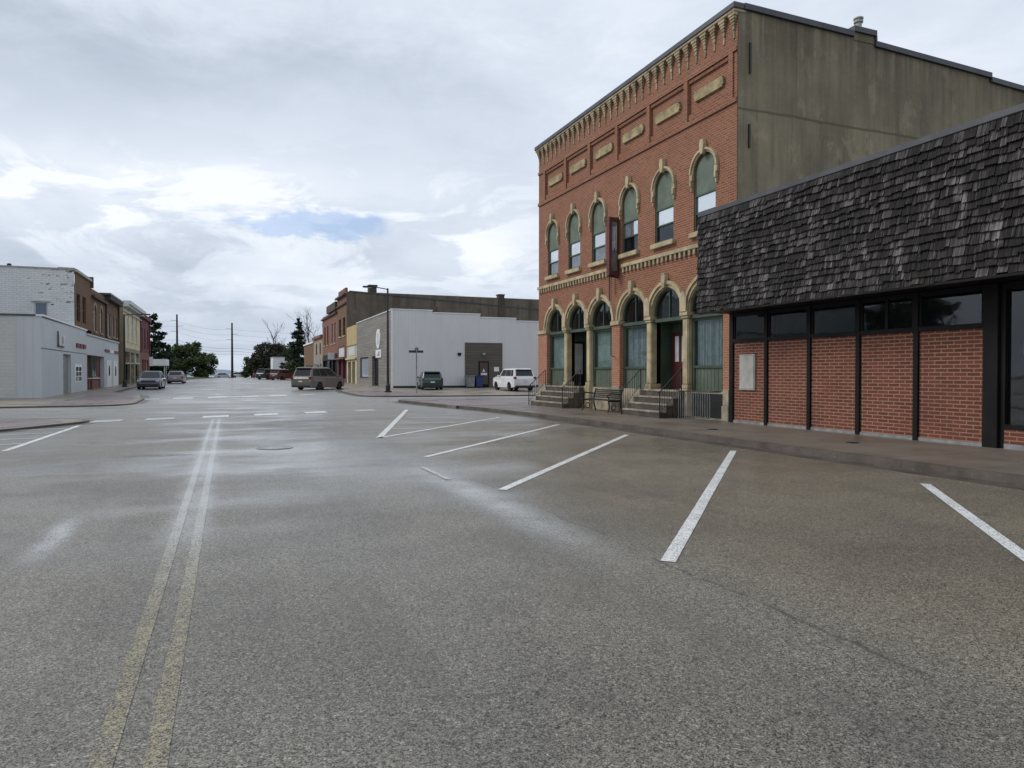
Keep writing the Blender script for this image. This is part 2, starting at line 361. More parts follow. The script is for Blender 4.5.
M['concrete'] = plain('step_concrete', (.30, .255, .185), .8, .3, 3.0, bump=.4)
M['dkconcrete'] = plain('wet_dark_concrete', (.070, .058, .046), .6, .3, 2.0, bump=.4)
M['galv'] = plain('galvanised_metal', (.30, .31, .31), .45, .2, 4.0, metal=.5)
M['sgrey'] = plain('dull_sign_grey', (.14, .135, .125), .6, .25, 3.0)
M['box'] = plain('grey_cabinet_paint', (.36, .35, .32), .6, .12, 3.0)
M['redletter'] = plain('dark_red_letter', (.13, .012, .02), .5, .1)
M['g_up'] = glass('window_glass_bright', (.30, .33, .36), .68, 0, .03, .15)
M['g_blue'] = glass('window_glass_blue', (.03, .06, .11), .05, 0, .05)
M['g_low'] = glass('window_glass_grey', (.04, .05, .055), .18, 0, .03, .15)
M['g_dark'] = glass('window_glass_dark', (.008, .009, .012), .02, .35, .03, .08)
M['g_shop'] = glass('shop_glass', (.02, .03, .03), .05, .75, .02, .05)
M['g_car'] = glass('car_glass', (.008, .010, .012), .0, 0, .12)
M['g_pale'] = glass('window_glass_pale', (.42, .46, .52), .08, 0, .05)
M['g_sky'] = glass('far_glass', (.05, .06, .07), .15, 0, .08)
M['shingle'] = shingles()
M['leafdark'] = leaf('dark_green_foliage', (.024, .042, .016), (.080, .112, .042))
M['leafmid'] = leaf('mid_green_foliage', (.035, .055, .018), (.095, .12, .045))
M['leafcon'] = leaf('conifer_foliage', (.012, .024, .015), (.035, .055, .032))
M['leafred'] = leaf('bronze_foliage', (.022, .026, .016), (.060, .056, .034))
M['bark'] = plain('grey_bark', (.075, .062, .052), .9, .3, 5.0)
M['polewood'] = plain('dark_pole_wood', (.025, .022, .022), .9, .2, 3.0)
M['grass'] = grassm()
M['tyre'] = plain('tyre_rubber', (.012, .012, .013), .8, .1)
M['rim'] = plain('alloy_rim', (.30, .30, .31), .35, .1, 3, metal=.7)
M['rimdark'] = plain('dark_rim', (.03, .03, .032), .4, .1, 3, metal=.5)
M['taillens'] = plain('tail_lens', (.20, .012, .014), .25, .05)
M['headlens'] = plain('head_lens', (.55, .57, .58), .15, .05)
M['plastic'] = plain('dark_trim', (.02, .02, .021), .6, .1)
M['plate'] = plain('plate_white', (.6, .62, .62), .5, .05)
M['binblue'] = plain('blue_bin', (.020, .045, .16), .5, .15)
M['bingrey'] = plain('grey_bin', (.22, .225, .225), .5, .15)
M['signgreen'] = plain('sign_green', (.022, .05, .042), .5, .1)
def carpaint(name, c): return plain(name, c, .3, .05, 1.5, coat=.7)

# ------------------------------------------------------------------ mesh helpers
class Fr:
    """facade frame: u runs along world Y (face 'x') or X (face 'y'); d is outward"""
    def __init__(s, axis, pos, sign): s.a, s.p, s.s = axis, pos, sign
    def P(s, u, d, z):
        return (s.p + s.s * d, u, z) if s.a == 'x' else (u, s.p + s.s * d, z)
class Wd:
    def P(s, x, y, z): return (x, y, z)
WORLD = Wd()
ORG = {}
class MB:
    def __init__(s, fr=WORLD): s.v, s.f, s.fr = [], [], fr
    def add(s, pts, faces):
        o = len(s.v); s.v += [s.fr.P(*p) for p in pts]; s.f += [tuple(i + o for i in f) for f in faces]; return s
    def box(s, a0, a1, b0, b1, c0, c1):
        p = [(a0, b0, c0), (a1, b0, c0), (a1, b1, c0), (a0, b1, c0), (a0, b0, c1), (a1, b0, c1), (a1, b1, c1), (a0, b1, c1)]
        return s.add(p, [(0, 3, 2, 1), (4, 5, 6, 7), (0, 1, 5, 4), (1, 2, 6, 5), (2, 3, 7, 6), (3, 0, 4, 7)])
    def quad(s, a, b, c, d): return s.add([a, b, c, d], [(0, 1, 2, 3)])
    def prism(s, poly, d0, d1):            # poly in (u, z), extruded along d
        n = len(poly)
        pts = [(u, d0, z) for u, z in poly] + [(u, d1, z) for u, z in poly]
        return s.add(pts, [tuple(range(n)), tuple(range(2 * n - 1, n - 1, -1))] + [(i, i + n, (i + 1) % n + n, (i + 1) % n) for i in range(n)])
    def vprism(s, poly, z0, z1):           # poly in plan
        n = len(poly)
        pts = [(x, y, z0) for x, y in poly] + [(x, y, z1) for x, y in poly]
        return s.add(pts, [tuple(range(n - 1, -1, -1)), tuple(range(n, 2 * n))] + [(i, (i + 1) % n, (i + 1) % n + n, i + n) for i in range(n)])
    def ring(s, uc, zc, r0, r1, d0, d1, a0=0.0, a1=math.pi, n=20):
        pts = []
        for i in range(n + 1):
            t = a0 + (a1 - a0) * i / n; c, q = math.cos(t), math.sin(t)
            pts += [(uc + r0 * c, d0, zc + r0 * q), (uc + r1 * c, d0, zc + r1 * q), (uc + r1 * c, d1, zc + r1 * q), (uc + r0 * c, d1, zc + r0 * q)]
        fs = [(0, 1, 2, 3), tuple(4 * n + k for k in (3, 2, 1, 0))]
        for i in range(n):
            a, b = 4 * i, 4 * i + 4
            for k in range(4): fs.append((a + k, b + k, b + (k + 1) % 4, a + (k + 1) % 4))
        return s.add(pts, fs)
    def disc(s, uc, zc, r, d0, d1, a0=0.0, a1=2 * math.pi, n=24):
        m = n if a1 - a0 > 6.2 else n + 1
        return s.prism([(uc + r * math.cos(a0 + (a1 - a0) * i / n), zc + r * math.sin(a0 + (a1 - a0) * i / n)) for i in range(m)], d0, d1)
    def tube(s, pts, r, n=8, r1=None):
        pts = [Vector(p) for p in pts]; k = len(pts); rows = []
        for i, p in enumerate(pts):
            t = (pts[min(i + 1, k - 1)] - pts[max(i - 1, 0)]).normalized()
            a = t.cross(Vector((0, 0, 1)) if abs(t.z) < .9 else Vector((1, 0, 0))).normalized(); b = t.cross(a)
            rr = r if r1 is None else r + (r1 - r) * i / (k - 1)
            rows.append([tuple(p + a * rr * math.cos(2 * math.pi * j / n) + b * rr * math.sin(2 * math.pi * j / n)) for j in range(n)])
        fs = [tuple(range(n)), tuple(n * (k - 1) + j for j in reversed(range(n)))]
        for i in range(k - 1):
            for j in range(n): fs.append((n * i + j, n * i + n + j, n * i + n + (j + 1) % n, n * i + (j + 1) % n))
        return s.add([p for r_ in rows for p in r_], fs)
    def lathe(s, x, y, prof, n=16):
        pts = [(x + r * math.cos(2 * math.pi * j / n), y + r * math.sin(2 * math.pi * j / n), z) for r, z in prof for j in range(n)]
        fs = [tuple(reversed(range(n))), tuple(n * (len(prof) - 1) + j for j in range(n))]
        for i in range(len(prof) - 1):
            for j in range(n): fs.append((n * i + j, n * i + (j + 1) % n, n * i + n + (j + 1) % n, n * i + n + j))
        return s.add(pts, fs)
    def build(s, name, mat, parent=None, bevel=0.0, smooth=False, fix=True, seg=2):
        off = Vector(ORG.get(parent.name, (0, 0, 0))) if parent else Vector((0, 0, 0))
        me = bpy.data.meshes.new(name)
        me.from_pydata([tuple(Vector(p) - off) for p in s.v], [], s.f); me.update()
        if fix:
            bm = bmesh.new(); bm.from_mesh(me); bmesh.ops.recalc_face_normals(bm, faces=bm.faces)
            if bevel: bmesh.ops.bevel(bm, geom=bm.edges[:], offset=bevel, segments=seg, affect='EDGES', clamp_overlap=True)
            bm.to_mesh(me); bm.free()
        if smooth: me.shade_smooth()
        o = bpy.data.objects.new(name, me); C.objects.link(o); me.materials.append(mat)
        if parent: o.parent = parent; ORG[o.name] = tuple(off)
        return o
    def wall(s, u0, u1, z0, z1, ops, t, seg=20):
        """front face with openings and reveals; ops: (ua, ub, zb, zt, arch), sorted"""
        cur = u0
        q = s.quad
        for (a, b, zb, zt, arch) in ops:
            if a > cur: q((cur, 0, z0), (a, 0, z0), (a, 0, z1), (cur, 0, z1))
            if zb > z0:
                q((a, 0, z0), (b, 0, z0), (b, 0, zb), (a, 0, zb)); q((a, 0, zb), (b, 0, zb), (b, -t, zb), (a, -t, zb))
            top = [(a, zt), (b, zt)]
            if arch:
                c, r = (a + b) / 2, (b - a) / 2
                top = [(c - r * math.cos(math.pi * i / seg), zt + r * math.sin(math.pi * i / seg)) for i in range(seg + 1)]
            for (ua, za), (ub, zb2) in zip(top, top[1:]):
                q((ua, 0, za), (ub, 0, zb2), (ub, 0, z1), (ua, 0, z1)); q((ua, 0, za), (ub, 0, zb2), (ub, -t, zb2), (ua, -t, za))
            q((a, 0, zb), (a, 0, zt), (a, -t, zt), (a, -t, zb)); q((b, 0, zb), (b, 0, zt), (b, -t, zt), (b, -t, zb))
            cur = b
        if cur < u1: q((cur, 0, z0), (u1, 0, z0), (u1, 0, z1), (cur, 0, z1))
        return s
def archpoly(c, hw, zb, zt, n=16):
    return [(c - hw, zb), (c + hw, zb)] + [(c + hw * math.cos(math.pi * i / n), zt + hw * math.sin(math.pi * i / n)) for i in range(n + 1)]
def thing(name, label, cat, loc=(0, 0, 0), group=None, rz=0.0):
    o = bpy.data.objects.new(name, None); C.objects.link(o); o.location = loc; o.rotation_euler = (0, 0, rz)
    o.empty_display_size = .3
    o['label'] = label; o['category'] = cat
    if group: o['group'] = group
    ORG[o.name] = tuple(loc) if rz == 0 else (0, 0, 0)
    return o
def tag(o, label, cat, group=None):
    o['label'] = label; o['category'] = cat
    if group: o['group'] = group
    return o
def struct(o): o['kind'] = 'structure'; return o
def copy_tree(o, parent=None):
    c = o.copy(); C.objects.link(c); c.parent = parent
    for ch in list(o.children): copy_tree(ch, c)
    return c

# ------------------------------------------------------------------ ground
def strip_sheet(name, x0, x1, ys, dz, mat):
    mb = MB(); n = len(ys)
    pts = [(x, y, G(y) + dz) for y in ys for x in (x0, x1)]
    mb.add(pts, [(2 * i, 2 * i + 1, 2 * i + 3, 2 * i + 2) for i in range(n - 1)])
    return struct(mb.build(name, mat, fix=False))
ysg = [-400, -100, -40] + list(range(-30, 240, 3)) + [250, 270, 300, 330, 360, 400, 430]
strip_sheet('ground', -1500, 1500, ysg, -.06, M['grass'])
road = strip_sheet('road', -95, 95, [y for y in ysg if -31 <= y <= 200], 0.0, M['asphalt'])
mw, nn, bb, oo = new_mat('river_water')
bb.inputs['Base Color'].default_value = (.10, .13, .15, 1); bb.inputs['Roughness'].default_value = .25
nn.set(bb.inputs['Normal'], nn.bump(nn.noise(nn.obj(), .05, 4), .15, .5))
wb = MB(); wb.add([(-4000, 405, -6.4), (4000, 405, -6.4), (4000, 2600, -6.4), (-4000, 2600, -6.4)], [(0, 1, 2, 3)])
struct(wb.build('river', mw))
hb = MB(); hv = []; nh = 220
for i in range(nh + 1):
    x = -2600 + 5200 * i / nh
    h = 15 + 9 * math.sin(i * .21) + 5 * math.sin(i * .53 + 1) + R.uniform(-2, 2)
    hv += [(x, 2200, -7), (x, 2300, h), (x, 2600, h * .5)]
hb.add(hv, [f for i in range(nh) for f in ((3 * i, 3 * i + 3, 3 * i + 4, 3 * i + 1), (3 * i + 1, 3 * i + 4, 3 * i + 5, 3 * i + 2))])
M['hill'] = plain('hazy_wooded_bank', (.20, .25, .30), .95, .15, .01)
struct(hb.build('hills', M['hill']))

def inset_line(pts, d):
    out = []
    for i, p in enumerate(pts):
        a = Vector(pts[max(i - 1, 0)]); b = Vector(pts[min(i + 1, len(pts) - 1)])
        t = (b - a).normalized(); nrm = Vector((-t.y, t.x)); out.append(tuple(Vector(p) + nrm * d))
    return out
def slab(poly, h, name, mat, skirt=.4):
    bm = bmesh.new(); vs = [bm.verts.new((x, y, 0)) for x, y in poly]; bm.faces.new(vs)
    y0 = min(p[1] for p in poly); y1 = max(p[1] for p in poly); y = math.ceil(y0 / 3) * 3
    while y < y1:
        bmesh.ops.bisect_plane(bm, geom=bm.verts[:] + bm.edges[:] + bm.faces[:], plane_co=(0, y, 0), plane_no=(0, 1, 0)); y += 3
    bmesh.ops.triangulate(bm, faces=bm.faces[:])
    be = [e for e in bm.edges if e.is_boundary]
    r = bmesh.ops.extrude_edge_only(bm, edges=be)
    low = set(v for v in r['geom'] if isinstance(v, bmesh.types.BMVert))
    for v in bm.verts: v.co.z = G(v.co.y) + h - (skirt if v in low else 0)
    bmesh.ops.recalc_face_normals(bm, faces=bm.faces)
    me = bpy.data.meshes.new(name); bm.to_mesh(me); bm.free(); me.materials.append(mat)
    o = bpy.data.objects.new(name, me); C.objects.link(o); return struct(o)
def kerbed(line, back, name, mat, h=.13, kw=.17):
    """line: kerb outer edge, land on its left side; back: points closing the polygon"""
    inner = inset_line(line, kw)
    slab(inner + back, h, name, mat)
    slab(line + inner[::-1], h + .004, 'kerb', M['kerb'])
    gut = inset_line(line, -.38); slab(gut + line[::-1], .004, 'gutter', M['gutter'], .05)
def arc(cx, cy, r, a0, a1, n=8): return [(cx + r * math.cos(rad(a0 + (a1 - a0) * i / n)), cy + r * math.sin(rad(a0 + (a1 - a0) * i / n))) for i in range(n + 1)]
# right near: kerb runs north, bulges at the corner, turns east (land is on the right -> reverse direction)
lineRN = [(10.45, -31), (10.45, 20), (10.3, 25), (9.95, 28.5), (9.2, 33), (8.85, 36)] + arc(10.6, 38.0, 2.0, 190, 95, 7) + [(14, 39.4), (17, 37.6), (22, 37), (90, 37)]
lineRN_r = lineRN[::-1]
kerbed(lineRN_r, [(10.62, -31), (60, -31), (60, 14), (90, 14)], 'sidewalk', M['walk'])
slab([(9.5, 30.5), (12.6, 30.5), (12.6, 31.9), (15.8, 33.2), (15.8, 37.9), (13.8, 39.1), (10.6, 39.7), (9.3, 39.0), (9.1, 36.5)], .136, 'pavement', M['paver'])
# right far
lineRF = [(95, 44.6), (17, 44.6), (12.5, 45.2)] + arc(10.2, 47.6, 2.2, 275, 180, 6) + [(8.0, 56), (8.9, 60), (8.9, 168)]
lineRF = lineRF[::-1]
kerbed(lineRF, [(95, 168)], 'sidewalk', M['walk2'], .06)
slab([(8.3, 47.8), (9.4, 45.9), (13.0, 45.6), (13.0, 50), (11.0, 56), (8.5, 56)], .066, 'pavement', M['paver'])
# left near (bulb only; parking strip beside it)
lineLN = [(-11.2, -31), (-11.2, 18.4), (-7.5, 20.7), (-5.5, 23.4)] + arc(-6.0, 26.4, 1.8, -25, 80, 6) + [(-9, 29.2), (-95, 29.2)]
kerbed(lineLN, [(-95, -31)], 'sidewalk', M['walk2'], .06)
slab([(-10.6, 19.5), (-7.5, 21.3), (-5.8, 23.8), (-4.8, 25.9), (-5.2, 27.3), (-6.2, 27.9), (-10.6, 28.9)], .066, 'pavement', M['paver'])
# left far
lineLF = [(-95, 38.2), (-8.5, 38.6)] + arc(-6.6, 41.0, 2.2, -90, 0, 6) + [(-4.5, 46), (-5.2, 52), (-7.6, 58), (-7.8, 112), (-6.2, 135), (-3.4, 168)]
kerbed(lineLF, [(-95, 168)], 'sidewalk', M['walk2'], .06)
slab([(-8.3, 39.4), (-6.4, 39.3), (-4.9, 41), (-4.9, 46), (-5.7, 52), (-8.3, 53)], .066, 'pavement', M['paver'])

# ------------------------------------------------------------------ road markings (children of the road)
def stripe(name, mat, p, q, w, dz=.006, seg=None):
    p, q = Vector(p), Vector(q); t = (q - p); L = t.length; t.normalize(); nrm = Vector((-t.y, t.x)) * w / 2
    k = seg or max(2, int(L / 1.0)); pts = []
    for i in range(k + 1):
        c = p + t * L * i / k; j = R.uniform(-.035, .035) if seg and seg > 50 else R.uniform(-.02, .02)
        for sgn in (1, -1):
            a = c + nrm * (sgn + j); pts.append((a.x, a.y, G(a.y) + dz))
    mb = MB(); mb.add(pts, [(2 * i, 2 * i + 1, 2 * i + 3, 2 * i + 2) for i in range(k)])
    return mb.build(name, mat, road, fix=False)
HATCH = [((6.48, 27.2), (8.7, 25.2)), ((5.9, 25.1), (7.95, 23.6)), ((5.0, 22.3), (6.8, 21.9)), ((4.36, 20.2), (5.38, 19.9))]
stalls = [((9.62, 11.82), (3.45, 5.07)), ((9.55, 15.9), (3.47, 9.04)), ((9.5, 19.85), (3.49, 13.14)), ((9.1, 23.9), (3.45, 17.43)), ((9.32, 7.27), (3.45, .75)), ((9.5, 3.3), (3.45, -3.3))]
for p, q in stalls: stripe('parking_line', M['white_line'], p, q, .13)
stripe('parking_line', M['white_line'], (3.45, 17.43), (7.2, 30.3), .16)
for p, q in HATCH: stripe('hatch_line', M['white_line'], p, q, .10)
ys_c = [-6, -2, 2, 5.5, 9, 13, 18, 26.4]
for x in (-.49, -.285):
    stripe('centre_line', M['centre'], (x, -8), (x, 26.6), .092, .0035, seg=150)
    stripe('centre_line', M['yellow_white'], (x, 55), (x, 165), .10)
def xwalk(m, xc, y, hw, ln, sk):
    q = [(xc - hw, y - ln / 2 - sk * hw), (xc + hw, y - ln / 2 + sk * hw), (xc + hw, y + ln / 2 + sk * hw), (xc - hw, y + ln / 2 - sk * hw)]
    mb = MB(); mb.add([(a, b, G(b) + .007) for a, b in q], [(0, 1, 2, 3)]); mb.build('crosswalk_stripe', m, road, fix=False)
for i, xc in enumerate((-3.75, -2.2, -.42, 1.36, 3.3, 5.45)):
    y = 26.9 + .40 * (xc + 3.75)
    m = M['white_line'] if i in (2, 3, 4) else M['worn_white']
    xwalk(m, xc, y, .44, 1.15, .40)
for i, xc in enumerate((-6.2, -4.3, -2.5, -.6, 1.3, 3.1, 5.0)):
    y = 47.2 + .42 * (xc + 2.5)
    xwalk(M['white_line'] if i in (2, 3, 4, 5) else M['worn_white'], xc, y, .55, 1.5, .42)
stripe('parking_line', M['white_line'], (-4.25, 17.3), (-4.2, 24.9), .14)
for y in (17.2, 18.7, 20.3, 21.9): stripe('hatch_line', M['white_line'], (-4.35, y + 1.8), (-9.5, y + .6), .10)
stripe('edge_line', M['worn_white'], (3.06, 10.2), (3.05, 11.7), .09, .008)
mh = MB(); mh.lathe(.92, 15.95, [(.38, .002), (.38, .012), (.33, .012), (.33, .008), (.0, .008)], 28)
mh.build('manhole_cover', M['galv'], road)
for (x, y) in ((11.7, 15.2), (12.2, 11.2)):
    mb = MB(); mb.lathe(x, y, [(.13, .12), (.13, .142), (.10, .146), (0.0, .146)], 16)
    tag(mb.build('valve_cover', M['black']), 'small dark round cover in the wet sidewalk ' + ('opposite the grey cabinet' if y > 13 else 'opposite the middle brick panels'), 'utility cover', 'covers set in the sidewalk')

exec_after = []
# ------------------------------------------------------------------ three-storey-tall brick corner building
FX = 14.0; BY0, BY1, ZG = 17.1, 31.5, .13
fb = Fr('x', FX, -1)
bb_ = thing('brick_building', 'tall orange red brick commercial building with arched windows and a bare stained side wall', 'building', (FX, 24.3, ZG))
WC = [18.63, 20.87, 23.12, 25.55, 27.72, 29.88]          # upper windows
AC = [18.52, 20.70, 22.87, 25.32, 27.47, 29.60]          # ground floor arches
AR = .92; ZS = 3.62
mb = MB(fb)
mb.wall(BY0, BY1, 3.5, 5.42, [(c - AR, c + AR, 3.5, ZS, True) for c in AC], .4)
mb.wall(BY0, BY1, 5.42, 9.72, [(c - .56, c + .56, 6.12, 8.0, True) for c in WC], .28)
# frieze with recessed panels
pan = [(c - 1.0, c + 1.0) for c in [18.48 + 2.24 * i for i in range(6)]]
mb.wall(BY0, BY1, 9.72, 11.2, [(a, b, 10.0, 11.0, False) for a, b in pan], .07)
for a, b in pan: mb.quad((a, -.07, 10.0), (b, -.07, 10.0), (b, -.07, 11.0), (a, -.07, 11.0))
mb.wall(BY0, BY1, 11.2, 12.3, [], 0)
mb.build('wall', M['brickA'], bb_, fix=False)
mb = MB(fb)                                               # projecting brick courses around the frieze
mb.box(BY0, BY1, .002, .06, 9.62, 9.76); mb.box(BY0, BY1, .002, .05, 11.12, 11.24)
for i in range(7):
    u = 17.36 + 2.24 * i; mb.box(max(BY0, u - .10), min(BY1, u + .10), .002, .045, 9.762, 11.118)
mb.build('frieze_moulding', M['brickA'], bb_)
for a, b in pan:
    c = (a + b) / 2; w = .68
    poly = [(c - w, 10.32), (c + w, 10.32), (c + w, 10.39), (c + w + .05, 10.39), (c + w + .05, 10.57), (c + w, 10.57), (c + w, 10.64), (c - w, 10.64), (c - w, 10.57), (c - w - .05, 10.57), (c - w - .05, 10.39), (c - w, 10.39)]
    MB(fb).prism(poly, -.068, .01).build('stone_tablet', M['tablet'], bb_)
for i in range(32):                                       # stepped corbels under the cornice
    u = 17.24 + i * (31.36 - 17.24) / 31; mb = MB(fb)
    for k, (w, d, z0, z1) in enumerate(((.033, .03, 11.52, 11.76), (.048, .05, 11.76, 11.90), (.065, .07, 11.90, 11.99), (.085, .09, 11.99, 12.07), (.11, .11, 12.07, 12.15), (.145, .13, 12.15, 12.235))):
        mb.box(u - w, u + w, .003, d, z0 + .001, z1)
    mb.build('corbel', M['cornice'], bb_)
MB(fb).box(BY0 - .03, BY1 + .1, -.3, .15, 12.237, 12.33).build('cornice', M['cornice'], bb_, .015)
mb = MB(fb); mb.box(BY0 - .06, BY1 + .14, -.32, .18, 12.332, 12.50); mb.build('coping', M['coping'], bb_, .012)
# belt course with dentils
MB(fb).box(BY0, 23.62, .002, .10, 5.60, 5.74).box(24.22, BY1, .002, .10, 5.60, 5.74).build('belt_course', M['stone'], bb_, .01)
u = BY0 + .1
while u < BY1 - .1:
    if not 23.6 < u < 24.2: MB(fb).box(u, u + .11, .002, .08, 5.42, 5.598).build('dentil', M['cornice'], bb_)
    u += .26
for i, c in enumerate(WC):
    h = MB(fb); h.ring(c, 8.0, .56, .62, .002, .045, n=24); h.ring(c, 8.0, .622, .695, .002, .10, n=24)
    for sg in (-1, 1):
        a, b = sorted((c + sg * .56, c + sg * .695)); h.box(a, b, .002, .08, 7.80, 7.998); h.box(a + .03, b - .03, .002, .11, 7.62, 7.798); h.box(a + .045, b - .045, .002, .07, 7.46, 7.618)
    ho = h.build('window_hood', M['stone'], bb_)
    k = MB(fb); k.prism([(c - .07, 8.49), (c + .07, 8.49), (c + .115, 8.80), (c + .07, 8.96), (c - .07, 8.96), (c - .115, 8.80)], .004, .15); k.build('keystone', M['stone'], ho, .012)
    MB(fb).box(c - .68, c + .68, -.26, .13, 5.95, 6.118).build('sill', M['stone'], bb_, .012)
    f = MB(fb); D0, D1 = -.16, -.035
    f.box(c - .56, c - .50, D0, D1, 6.12, 8.0); f.box(c + .50, c + .56, D0, D1, 6.12, 8.0); f.ring(c, 8.0, .50, .559, D0, D1, n=20)
    f.box(c - .50, c + .50, D0, D1, 6.12, 6.19); f.box(c - .50, c + .50, D0 + .01, D1 - .01, 6.70, 6.75); f.box(c - .50, c + .50, D0, D1, 7.26, 7.31)
    w = f.build('window', M['greendark'], bb_)
    MB(fb).prism(archpoly(c, .498, 7.31, 8.0), -.11, -.055).build('arch_board', M['shade'], w)
    MB(fb).box(c - .50, c + .50, -.10, -.085, 6.75, 7.26).build('pane', M['g_up'], w)
    lowg = M['g_dark'] if i < 3 and i != 5 and False else (M['g_low'] if i >= 3 else M['g_dark'])
    MB(fb).box(c - .50, c + .50, -.11, -.095, 6.19, 6.70).build('pane', lowg, w)
# ground floor: piers, columns, arches
for (a, b) in ((17.37, 17.66), (23.80, 24.40), (30.50, BY1)):
    p = MB(fb).box(a, b, -.4, .03, 1.10, 3.44).build('brick_pier', M['brickB'], bb_)
    MB(fb).box(a - .03 if a > 18 else a, b + .03, -.4, .10, 3.442, 3.62).build('capital', M['stone'], p, .02)
    MB(fb).box(a - .03 if a > 18 else a, b + .03, -.4, .07, ZG, .60).box(a, b, -.4, .05, .602, 1.098).build('plinth', M['stonedark'], p, .015)
for c in (19.61, 21.785, 26.395, 28.535):
    co = MB(fb).box(c - .155, c + .155, -.24, .02, 1.22, 3.40).build('column', M['stone'], bb_, .03)
    MB(fb).box(c - .19, c + .19, -.4, .06, 3.402, 3.48).box(c - .22, c + .22, -.4, .10, 3.482, 3.62).build('capital', M['stone'], co, .015)
    MB(fb).box(c - .21, c + .21, -.4, .08, ZG, 1.08).box(c - .18, c + .18, -.4, .05, 1.082, 1.218).build('column_base', M['stone'], co, .015)
    MB(fb).prism([(c - .165, 3.622), (c + .165, 3.622), (c + .17, 3.85), (c + .19, 4.05), (c + .05, 4.28), (c - .05, 4.28), (c - .19, 4.05), (c - .17, 3.85)], .003, .125).build('springer', M['stone'], co)
for j, c in enumerate(AC):
    MB(fb).ring(c, ZS, AR - .035, AR - .002, -.30, -.004, n=28).build('arch_soffit', M['stone'], bb_)
    e = .003 * (j % 2)
    a = MB(fb).ring(c, ZS, AR, AR + .11, .002, .045 + e, n=28).ring(c, ZS, AR + .112, AR + .22, .002, .10 + e, n=28).build('arch_ring', M['stone'], bb_)
    MB(fb).prism([(c - .08, 4.50), (c + .08, 4.50), (c + .135, 4.86), (c + .08, 5.02), (c - .08, 5.02), (c - .135, 4.86)], .004, .17).build('keystone', M['stone'], a, .015)
# base wall
mb = MB(fb); mb.box(BY0 + .56, 30.47, -.36, -.06, ZG, 1.02); mb.build('base_wall', M['stonedark'], bb_)
# bays
def fan(parent, c):
    f = MB(fb); f.ring(c, ZS, AR - .10, AR - .036, -.24, -.08, n=24); f.box(c - AR + .002, c + AR - .002, -.26, -.06, 3.38, 3.50); f.box(c - .022, c + .022, -.20, -.11, 3.50, 4.44)
    fo = f.build('fanlight', M['greendark'], parent)
    MB(fb).prism(archpoly(c, AR - .095, 3.50, ZS), -.17, -.155).build('pane', M['g_dark'], fo)
for i, c in enumerate(AC):
    a, b = c - AR + .002, c + AR - .002
    fan(bb_, c)
    if i in (1, 4):
        continue
    f = MB(fb); f.box(a, a + .12, -.30, -.14, 1.03, 3.38); f.box(b - .12, b, -.30, -.14, 1.03, 3.38); f.box(a + .12, b - .12, -.30, -.14, 1.76, 1.84); f.box(a + .12, b - .12, -.28, -.15, 3.30, 3.38)
    w = f.build('shop_window', M['greendark'], bb_)
    MB(fb).box(a + .12, b - .12, -.205, -.19, 1.84, 3.30).build('pane', M['g_shop'], w)
    bh = MB(fb).box(a + .12, b - .12, -.30, -.19, 1.03, 1.76); n_ = 9
    for k in range(n_):
        u = a + .2 + k * (b - a - .4) / (n_ - 1); bh.box(u - .012, u + .012, -.19, -.180, 1.06, 1.73)
    bh.build('bulkhead', M['greencoat'], w)
    cm = MB(fb); nn_ = 60; pts = []
    for k in range(nn_ + 1):
        u = a + .125 + (b - a - .25) * k / nn_; d = -.285 + (.035 * math.sin(k * .95) + .015 * math.sin(k * 2.3) if i in (0, 2) else 0)
        pts += [(u, d, 1.70), (u, d, 3.40)]
    cm.add(pts, [(2 * k, 2 * k + 2, 2 * k + 3, 2 * k + 1) for k in range(nn_)])
    cm.build('curtain' if i in (0, 2) else 'blind', M['curtain'] if i in (0, 2) else M['blindgreen'], w)
# recessed entrances
for i, c in ((1, AC[1]), (4, AC[4])):
    a, b = c - AR, c + AR
    v = MB(fb); v.box(a - .05, a + .03, -.85, -.4, 1.0, 3.38); v.box(b - .03, b + .05, -.85, -.4, 1.0, 3.38); v.box(a, b, -.85, -.31, 3.38, 3.45); v.box(a, b, -.85, -.36, .98, 1.03); v.box(a, b, -.92, -.85, 1.03, 3.4)
    v.build('entrance_recess', M['greendark'], bb_)
    if i == 1:
        d = MB(fb).box(a + .75, b - .06, -.848, -.79, 1.03, 3.05).build('door', M['doorred'], bb_)
        for k in (0, 1): MB(fb).box(a + .92 + k * .40, a + 1.14 + k * .40, -.788, -.78, 2.0, 2.9).build('pane', M['offwhite'], d)
        MB(fb).box(a + .90, b - .20, -.788, -.775, 1.2, 1.8).build('panel', M['doorred'], d)
    else:
        d = MB(fb).box(b - .08, b - .035, -.80, -.32, 1.03, 3.0).build('door', M['charcoal'], bb_)
        MB(fb).box(b - .085, b - .081, -.72, -.34, 1.55, 2.9).build('pane', M['box'], d)
# body: side wall, back, roof
sy = Fr('y', BY0, -1)
mb = MB(sy)
prof = [(FX + .02, ZG), (40, ZG), (40, 11.35), (30, 11.62), (24.9, 11.82), (24.9, 11.96), (19.42, 12.12), (19.42, 12.45), (18.55, 12.45), (18.55, 12.28), (FX + .02, 12.33)]
mb.prism(prof, -.3, 0.0); so = mb.build('side_wall', M['parge'], bb_)
mb = MB(sy); mb.box(18.55, 19.42, .002, .02, 12.2, 12.45); mb.build('flue_pilaster', M['parge'], so)
mb = MB(sy)                                               # dark flashing follows the stepped parapet
def capseg(x0, z0, x1, z1): mb.prism([(x0, z0), (x1, z1), (x1, z1 + .17), (x0, z0 + .17)], -.34, .09)
capseg(FX + .2, 12.332, 18.5, 12.282); capseg(18.5, 12.452, 19.47, 12.452); capseg(19.475, 12.122, 24.95, 11.962); capseg(24.955, 11.822, 30, 11.622); capseg(30.01, 11.622, 40, 11.352)
